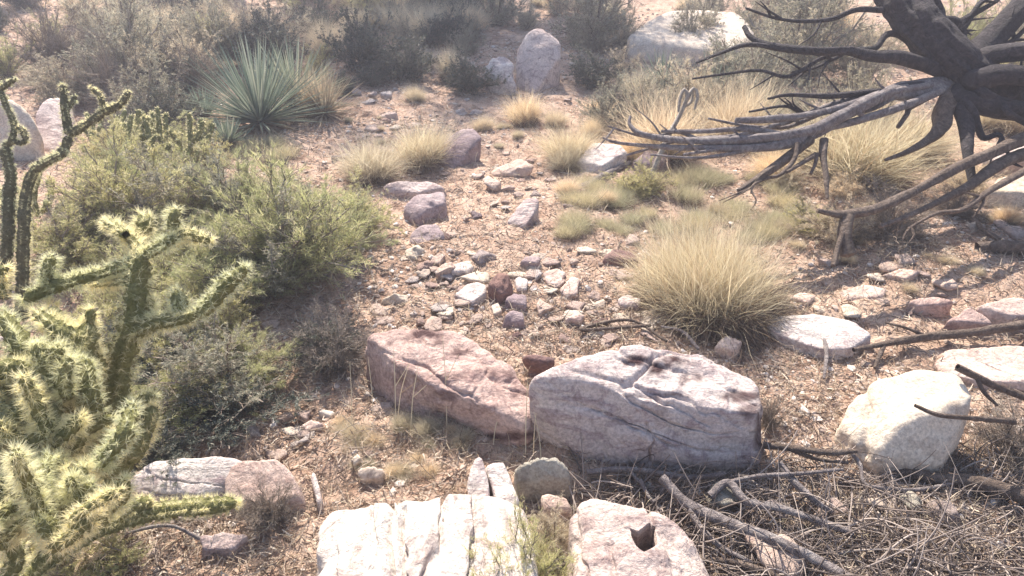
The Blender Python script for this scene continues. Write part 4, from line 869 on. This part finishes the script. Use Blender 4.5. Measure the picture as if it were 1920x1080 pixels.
for k, (pts, mt) in enumerate([
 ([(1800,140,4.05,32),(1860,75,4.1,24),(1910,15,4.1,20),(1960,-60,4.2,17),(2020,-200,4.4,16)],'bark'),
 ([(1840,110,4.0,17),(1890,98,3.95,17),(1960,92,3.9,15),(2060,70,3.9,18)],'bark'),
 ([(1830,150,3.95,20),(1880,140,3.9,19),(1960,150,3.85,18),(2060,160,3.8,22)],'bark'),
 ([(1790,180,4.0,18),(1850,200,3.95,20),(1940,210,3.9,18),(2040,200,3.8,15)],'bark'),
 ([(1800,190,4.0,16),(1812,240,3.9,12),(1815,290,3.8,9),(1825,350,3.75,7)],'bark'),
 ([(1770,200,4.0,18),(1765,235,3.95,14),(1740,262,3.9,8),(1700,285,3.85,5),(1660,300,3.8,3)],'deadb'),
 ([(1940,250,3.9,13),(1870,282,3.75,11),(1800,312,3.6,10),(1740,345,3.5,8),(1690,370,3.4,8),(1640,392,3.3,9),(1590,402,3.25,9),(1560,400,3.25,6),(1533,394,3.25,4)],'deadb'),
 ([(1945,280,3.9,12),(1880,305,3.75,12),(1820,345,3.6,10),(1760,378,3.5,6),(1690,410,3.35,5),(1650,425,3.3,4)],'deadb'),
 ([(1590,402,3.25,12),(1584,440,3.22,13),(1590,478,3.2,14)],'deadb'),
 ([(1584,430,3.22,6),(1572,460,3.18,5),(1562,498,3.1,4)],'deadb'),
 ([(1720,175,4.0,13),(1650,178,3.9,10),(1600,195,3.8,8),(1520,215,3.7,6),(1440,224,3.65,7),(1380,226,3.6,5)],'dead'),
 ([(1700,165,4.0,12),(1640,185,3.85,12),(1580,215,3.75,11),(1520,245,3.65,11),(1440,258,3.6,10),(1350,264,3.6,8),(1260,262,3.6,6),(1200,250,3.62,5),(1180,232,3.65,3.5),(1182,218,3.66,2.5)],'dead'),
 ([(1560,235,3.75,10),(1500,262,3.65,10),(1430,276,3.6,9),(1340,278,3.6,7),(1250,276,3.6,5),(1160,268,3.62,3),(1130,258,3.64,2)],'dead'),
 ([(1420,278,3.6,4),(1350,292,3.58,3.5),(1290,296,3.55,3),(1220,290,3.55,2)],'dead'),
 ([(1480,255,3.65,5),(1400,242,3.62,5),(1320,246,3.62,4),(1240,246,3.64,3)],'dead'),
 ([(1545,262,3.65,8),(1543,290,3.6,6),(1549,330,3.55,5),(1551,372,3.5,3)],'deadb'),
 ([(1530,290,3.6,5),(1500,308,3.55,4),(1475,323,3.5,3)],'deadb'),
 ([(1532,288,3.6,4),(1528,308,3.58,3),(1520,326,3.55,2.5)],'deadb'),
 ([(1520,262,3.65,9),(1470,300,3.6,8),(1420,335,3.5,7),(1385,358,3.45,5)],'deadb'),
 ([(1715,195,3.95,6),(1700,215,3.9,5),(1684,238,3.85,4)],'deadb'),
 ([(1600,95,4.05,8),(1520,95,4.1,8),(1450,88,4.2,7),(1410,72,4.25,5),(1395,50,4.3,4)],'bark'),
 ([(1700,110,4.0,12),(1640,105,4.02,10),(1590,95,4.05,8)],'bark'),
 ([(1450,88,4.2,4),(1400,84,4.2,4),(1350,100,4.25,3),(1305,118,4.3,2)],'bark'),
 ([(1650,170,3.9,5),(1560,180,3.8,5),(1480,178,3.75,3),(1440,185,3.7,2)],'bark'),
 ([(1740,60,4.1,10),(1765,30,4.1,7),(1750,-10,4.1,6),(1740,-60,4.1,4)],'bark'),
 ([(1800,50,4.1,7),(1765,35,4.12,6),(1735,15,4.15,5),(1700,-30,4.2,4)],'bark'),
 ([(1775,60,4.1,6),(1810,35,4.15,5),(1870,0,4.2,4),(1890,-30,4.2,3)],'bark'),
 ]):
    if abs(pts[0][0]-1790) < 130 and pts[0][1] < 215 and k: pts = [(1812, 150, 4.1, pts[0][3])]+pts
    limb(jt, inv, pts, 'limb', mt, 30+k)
# more slender dead branches, each with its own twigs
def slender(start, end, D0, D1, r0, mat, seed):
    g = np.random.default_rng(seed); mb = MB(); n = 6; pts = []
    for k in range(n):
        t = k/(n-1); x = start[0]+(end[0]-start[0])*t; y = start[1]+(end[1]-start[1])*t+18*math.sin(t*3.1)*(1 if g.random() > .3 else .3)
        pts.append((x+g.normal(0, 5), y+g.normal(0, 5), D0+(D1-D0)*t+g.normal(0, .02), r0*(1-.75*t)+.8))
    if abs(start[0]-1790) < 130 and start[1] < 240: pts = [(1810, 150, 4.1, r0)]+pts; n += 1
    o = limb(jt, inv, pts, 'limb', mat, seed, .12, 7, .015)
    for k in range(g.integers(3, 7)):
        t = g.uniform(.25, 1); i = min(int(t*(n-1)), n-2); a_ = pts[i]; b_ = pts[i+1]; an = math.atan2(b_[1]-a_[1], b_[0]-a_[0])+g.choice([-1, 1])*g.uniform(.4, 1.1); L = g.uniform(18, 70)
        f = g.random(); x, y, D = a_[0]+(b_[0]-a_[0])*f, a_[1]+(b_[1]-a_[1])*f, a_[2]+(b_[2]-a_[2])*f
        limb(o, inv, [(x, y, D, r0*.4+.6), (x+L*.5*math.cos(an)+g.normal(0, 4), y+L*.5*math.sin(an), D-.03, r0*.25+.5), (x+L*math.cos(an)+g.normal(0, 6), y+L*math.sin(an), D-.05, .6)], 'twig', mat, seed+k, 0, 5, .02)
gs = np.random.default_rng(44)
for k, (a_, b_, D0, D1, r0, mt) in enumerate([
 ((1720,185),(1290,290),3.9,3.55,7,'dead'),((1690,170),(1170,285),3.9,3.6,6,'dead'),((1700,180),(1330,232),3.95,3.7,5,'dead'),((1700,160),(1410,205),3.95,3.8,5,'bark'),
 ((1950,300),(1700,420),3.7,3.3,7,'deadb'),
 ((1680,60),(1480,130),4.15,4.2,5,'bark'),((1660,20),(1400,20),4.2,4.3,5,'bark'),
 ((1600,95),(1300,150),4.1,4.2,4,'bark'),((1780,60),(1860,-20),4.1,4.2,7,'bark'),((1830,90),(1930,40),4.05,4.1,8,'bark'),((1850,130),(1960,110),4.,3.9,9,'bark'),((1840,170),(1960,240),3.95,3.8,8,'bark'),
 ((1810,180),(1900,300),3.95,3.8,7,'bark'),((1760,90),(1830,20),4.1,4.2,5,'bark'),((1450,262),(1150,240),3.6,3.65,4,'dead'),((1500,270),(1400,360),3.6,3.4,4,'deadb')]): slender(a_, b_, D0, D1, r0, mt, 400+9*k)
gj = np.random.default_rng(8)
# unseen foliage added above the view to cast mottled shade at lower right
mbl = MB(); cen = []
for k in range(46):
    c = np.array([gj.uniform(-.4, 1.9), gj.uniform(-2.6, .8), gj.uniform(1.9, 3.0)])
    wp = c+ft; qq, zz = proj(wp[None])
    if qq[0, 1] > -60 and zz[0] > 0 and qq[0, 0] < 2050: continue
    cen.append(c)
for c in cen:
    n = 420; q0 = c+gj.normal(0, .15, (n, 3)); ribbons(mbl, q0, unit(gj.normal(size=(n, 3))+[0, 0, .3]), .06, .014, .2, 2, .1, gj, .4)
link('shade_crown', mbl.mesh('shade_crown', M['dark']), jt)

# the pale dead stalk that stands in the middle distance
sb = G(1205, 362); inv2 = -sb; sk = empty('dead_stalk', sb, 0, 'pale thin dead stalk with a curled top standing before the tan grass', 'dead stalk')
Ds = depth(sb)
limb(sk, inv2, [(1205,364,Ds,4),(1225,320,Ds-.05,5),(1250,262,Ds-.1,5),(1275,215,Ds-.12,4.5),(1290,180,Ds-.15,4)], 'stem', 'paledead', 5, .05, 8)
for k, pts in enumerate([[(1290,180,Ds-.15,4),(1283,168,Ds-.15,3.5),(1276,182,Ds-.15,3),(1272,210,Ds-.14,2)],[(1290,182,Ds-.15,4),(1300,166,Ds-.15,3.5),(1308,178,Ds-.15,3),(1302,205,Ds-.14,2)],[(1283,200,Ds-.13,3),(1296,190,Ds-.12,3),(1300,165,Ds-.12,2)]]):
    limb(sk, inv2, pts, 'curled_tip', 'paledead', 60+k, .05, 8)
def fallen(pts, label, mat='dead', seed=0, subs=(), name='fallen_branch', group=None):
    """pts: (px,py,h above ground,radius px)"""
    W = [(*G(a, b, h), r/FOC*depth(G(a, b, h))) for a, b, h, r in pts]; b0 = np.array(W[0][:3])
    o = empty(name, b0, 0, label, 'branch', group)
    mb = MB(); tube(mb, [(w[0]-b0[0], w[1]-b0[1], w[2]-b0[2], w[3]) for w in W], .012, 10, .2, 22, seed); link('stem', mb.mesh('stem', M[mat]), o)
    for k, s in enumerate(subs):
        Wb = [(*G(a, b, h), r/FOC*depth(G(a, b, h))) for a, b, h, r in s]
        mb = MB(); tube(mb, [(w[0]-b0[0], w[1]-b0[1], w[2]-b0[2], w[3]) for w in Wb], .012, 8, .15, 22, seed+k+1); link('side_branch', mb.mesh('side_branch', M[mat]), o)
    return o
fallen([(1180,305,.02,5),(1135,328,.02,6),(1090,352,.02,7)], 'short broken pale stick at the upper edge of the grass', seed=1)
fallen([(1240,895,.10,9),(1290,945,.06,10),(1360,978,.05,11),(1440,1010,.05,11),(1520,1045,.05,10),(1600,1090,.05,9)], 'long thick grey branch running to the bottom edge', 'dead', 2, [[(1290,945,.06,7),(1310,985,.04,7),(1350,1025,.03,6),(1410,1055,.03,4)],[(1400,995,.05,5),(1460,1020,.03,4),(1510,1070,.03,3)]])
fallen([(1330,930,.06,8),(1365,905,.08,8),(1400,940,.06,9),(1470,955,.06,8),(1560,985,.05,7),(1600,1000,.04,5)], 'grey branch crossing above the thick one', 'dead', 3, [[(1365,905,.08,5),(1420,893,.09,4),(1500,888,.09,4),(1580,880,.08,3)]])
fallen([(1462,870,.08,7),(1490,905,.07,7),(1530,940,.05,6),(1560,960,.04,5)], 'short pale grey stick slanting down to the right', 'dead', 4)
fallen([(1430,835,.08,6),(1500,842,.09,7),(1560,848,.09,6),(1606,846,.09,4)], 'dark stick lying across left of the rounded cream boulder', 'deadb', 5, [[(1480,842,.09,4),(1530,860,.06,4),(1590,868,.06,3)]])
fallen([(1590,842,.08,4),(1612,870,.06,4),(1620,905,.04,3),(1650,915,.04,4),(1720,918,.04,4),(1790,905,.04,3)], 'thin pale curved twig in front of the rounded cream boulder', 'dead', 6)
fallen([(1640,870,.02,9),(1740,895,.03,12),(1830,905,.04,13),(1960,945,.05,14)], 'thick dark log end lying at the lower right border', 'deadb', 7)
fallen([(1715,760,.28,3),(1760,778,.26,4),(1830,784,.24,5),(1900,790,.2,6)], 'slim dark twig crossing the rounded cream boulder', 'deadb', 8)
fallen([(1795,688,.30,7),(1830,705,.28,7),(1880,730,.24,7),(1960,760,.18,7)], 'dark stick with a blunt end above the rounded cream boulder', 'deadb', 9, [[(1830,705,.28,4),(1845,735,.24,4),(1870,760,.2,3)]])
fallen([(1600,656,.06,4),(1660,645,.05,6),(1740,632,.05,8),(1830,622,.05,8),(1960,605,.06,9)], 'long dark branch reaching from the right border to the white slab', 'deadb', 10, [[(1660,645,.05,4),(1650,665,.04,4),(1640,690,.03,3)],[(1740,632,.05,4),(1700,615,.06,3),(1660,605,.05,2)]])
fallen([(1580,468,.02,7),(1572,490,.01,5),(1560,500,.0,4)], 'short root like stick at the foot of the stump', 'deadb', 11)
fallen([(1832,465,.03,9),(1880,462,.05,12),(1980,470,.05,14)], 'dark log lying at the right border', 'deadb', 12)
fallen([(1815,395,.02,4),(1838,425,.03,5),(1892,462,.03,5)], 'thin upright stick beside the dark log', 'deadb', 13)
fallen([(1100,885,.03,5),(1180,880,.05,5),(1290,895,.05,5),(1360,888,.07,4)], 'thin branch in the shade under the long white block', 'dead', 14, [[(1180,880,.05,4),(1215,925,.03,3),(1235,955,.02,2)]])
fallen([(1200,900,.05,4),(1225,940,.03,4),(1250,905,.05,3),(1270,880,.06,2)], 'crooked twig between the long block and the holed rock', 'dead', 15)
fallen([(1250,640,.03,3),(1180,600,.04,3),(1090,618,.03,4),(1220,610,.04,3)], 'bent thin twig above the long white block', 'deadb', 16)
fallen([(1310,655,.03,3),(1280,622,.05,3),(1240,612,.05,2)], 'pale twig at the dark foot of the golden tussock', 'dead', 17)
fallen([(1540,620,.03,4),(1550,660,.06,4),(1545,710,.03,3)], 'short upright twig near the white slab', 'dead', 18)
fallen([(1280,1075,.03,5),(1330,1050,.03,6),(1420,1065,.04,6),(1480,1095,.04,5)], 'brown branch at the bottom edge right of the holed rock', 'deadb', 19)
fallen([(200,1010,.06,3),(310,985,.1,3),(375,1010,.05,3)], 'thin pale twig under the bottom left cactus arm', 'dead', 20)
# brush of curly dead twigs at the lower right
gb = np.random.default_rng(21); n = 2600; px = gb.uniform(1080, 1990, n); py = gb.uniform(850, 1120, n)
keep = ~((px > 1560) & (px < 1800) & (py < 885)) & (py > np.where(px < 1400, 885, 855)) ; px, py = px[keep], py[keep]
pp = np.array([G(a, b) for a, b in zip(px[:1500], py[:1500])]); n = len(pp)
mb = MB(); d = gb.normal(size=(n, 3)); d[:,2] = np.abs(d[:,2])*.35; d[:,0] += .5; d[:,1] -= .25; d = unit(d); L = .05+.22*gb.random(n)**2
a = pp+[0, 0, .01]; m = a+d*L[:,None]*.5+gb.normal(0, .035, (n, 3)); e = a+d*L[:,None]+gb.normal(0, .05, (n, 3)); e[:,2] = np.maximum(e[:,2], hgt(e[:,0], e[:,1])+.005); m[:,2] = np.maximum(m[:,2], hgt(m[:,0], m[:,1])+.01)
ctubes(mb, bez(a, m, e, 8), np.linspace(.0028, .0011, 8)[None]*gb.uniform(.5, 1.5, (n, 1)), 4)
tag(link('brush_twigs', mb.mesh('brush_twigs', M['brush'])), 'tangle of fine grey dead twigs covering the lower right corner', 'brush', kind='stuff')
# tall dry stalks standing in front of the red boulder
for k, (x, y, h, dx) in enumerate([(742,800,150,-4),(770,805,120,14),(838,800,170,-8),(745,792,110,22),(700,790,120,-10),(660,790,110,-4),(925,830,60,14),(1000,850,110,10),(1015,862,90,-14),(985,848,140,5)]):
    f = G(x, y); Df = depth(f)-.03; mb = MB()
    w = [tuple(P(a_, b_, Df)-f)+(.0016 if i < 2 else .0009,) for i, (a_, b_) in enumerate([(x, y+4), (x+dx*.3, y-h*.5), (x+dx, y-h)])]
    tube(mb, w, .02, 5, 0)
    if k < 4: tube(mb, [w[1], tuple(np.array(P(x+dx+30, y-h*.8, Df))-f)+(.0008,)], .02, 4, 0)
    tag(link('dry_stalk', mb.mesh('dry_stalk', M['strawp']), loc=f), ('short ' if h < 100 else 'tall ' if h > 140 else '')+'thin pale dry stalk '+['in front of the middle of the red boulder, kinked','crossing the one in the middle of the red boulder','tallest before the right part of the red boulder','behind the kinked stalk, leaning right','standing at the left end of the red boulder, leaning left','at the far left edge of the red boulder','below the crack under the red boulder','in the gap between red boulder and long block, leaning right','in the gap between red boulder and long block, leaning left','upright in the gap between red boulder and long block'][k], 'dry stalk', 'dry stalks before the red boulder')
# unseen junipers added beyond the view, shaped to cast the dark strip
gz = np.random.default_rng(77)
for (tx, ty, hh, nb, lb) in [(-1.9, 12.4, 5.5, 60, 'unseen juniper added beyond the top border to shade the slope'), (-.7, 12.7, 5.2, 44, 'smaller unseen juniper added right of the other for its shade')]:
    b0 = np.array([tx, ty, float(hgt(tx, ty)[0])]); o = empty('shade_juniper', b0, 0, lb, 'tree')
    mb = MB(); tube(mb, [(0,0,-.2,.2),(.1,0,1.,.16),(0,.1,2.6,.13),(.05,0,hh*.8,.05)], .05, 12, .2, 8, 5); link('trunk', mb.mesh('trunk', M['bark']), o)
    mb = MB()
    for k in range(nb):
        c = np.array([gz.normal(0, .95), gz.normal(0, .8), gz.uniform(3.2, hh)]); n = 500
        ribbons(mb, c+gz.normal(0, .2, (n, 3)), unit(gz.normal(size=(n, 3))+[0, 0, .3]), .08, .02, .2, 2, .1, gz, .4)
    link('shade_crown', mb.mesh('shade_crown', M['dark']), o)
relabel()
# volume put in to imitate the veiling lens glare
if GLARE_VEIL:
    bm = bmesh.new(); bmesh.ops.create_cube(bm, size=1)
    for v in bm.verts: v.co = Vector((v.co.x*2400, v.co.y*2400, v.co.z*10.6+2.2))
    me = bpy.data.meshes.new('glare_veil'); bm.to_mesh(me); bm.free()
    m, n, l = nt('glare_veil'); pv = n.new('ShaderNodeVolumePrincipled'); pv.inputs['Color'].default_value = (.86, .86, 1., 1); pv.inputs['Density'].default_value = GLARE_VEIL; pv.inputs['Anisotropy'].default_value = .3
    o = n.new('ShaderNodeOutputMaterial'); l.new(pv.outputs[0], o.inputs['Volume']); me.materials.append(m)
    tag(link('glare_veil', me), 'thin pale veil added to imitate lens glare over the slope', 'glare_veil', kind='stuff')
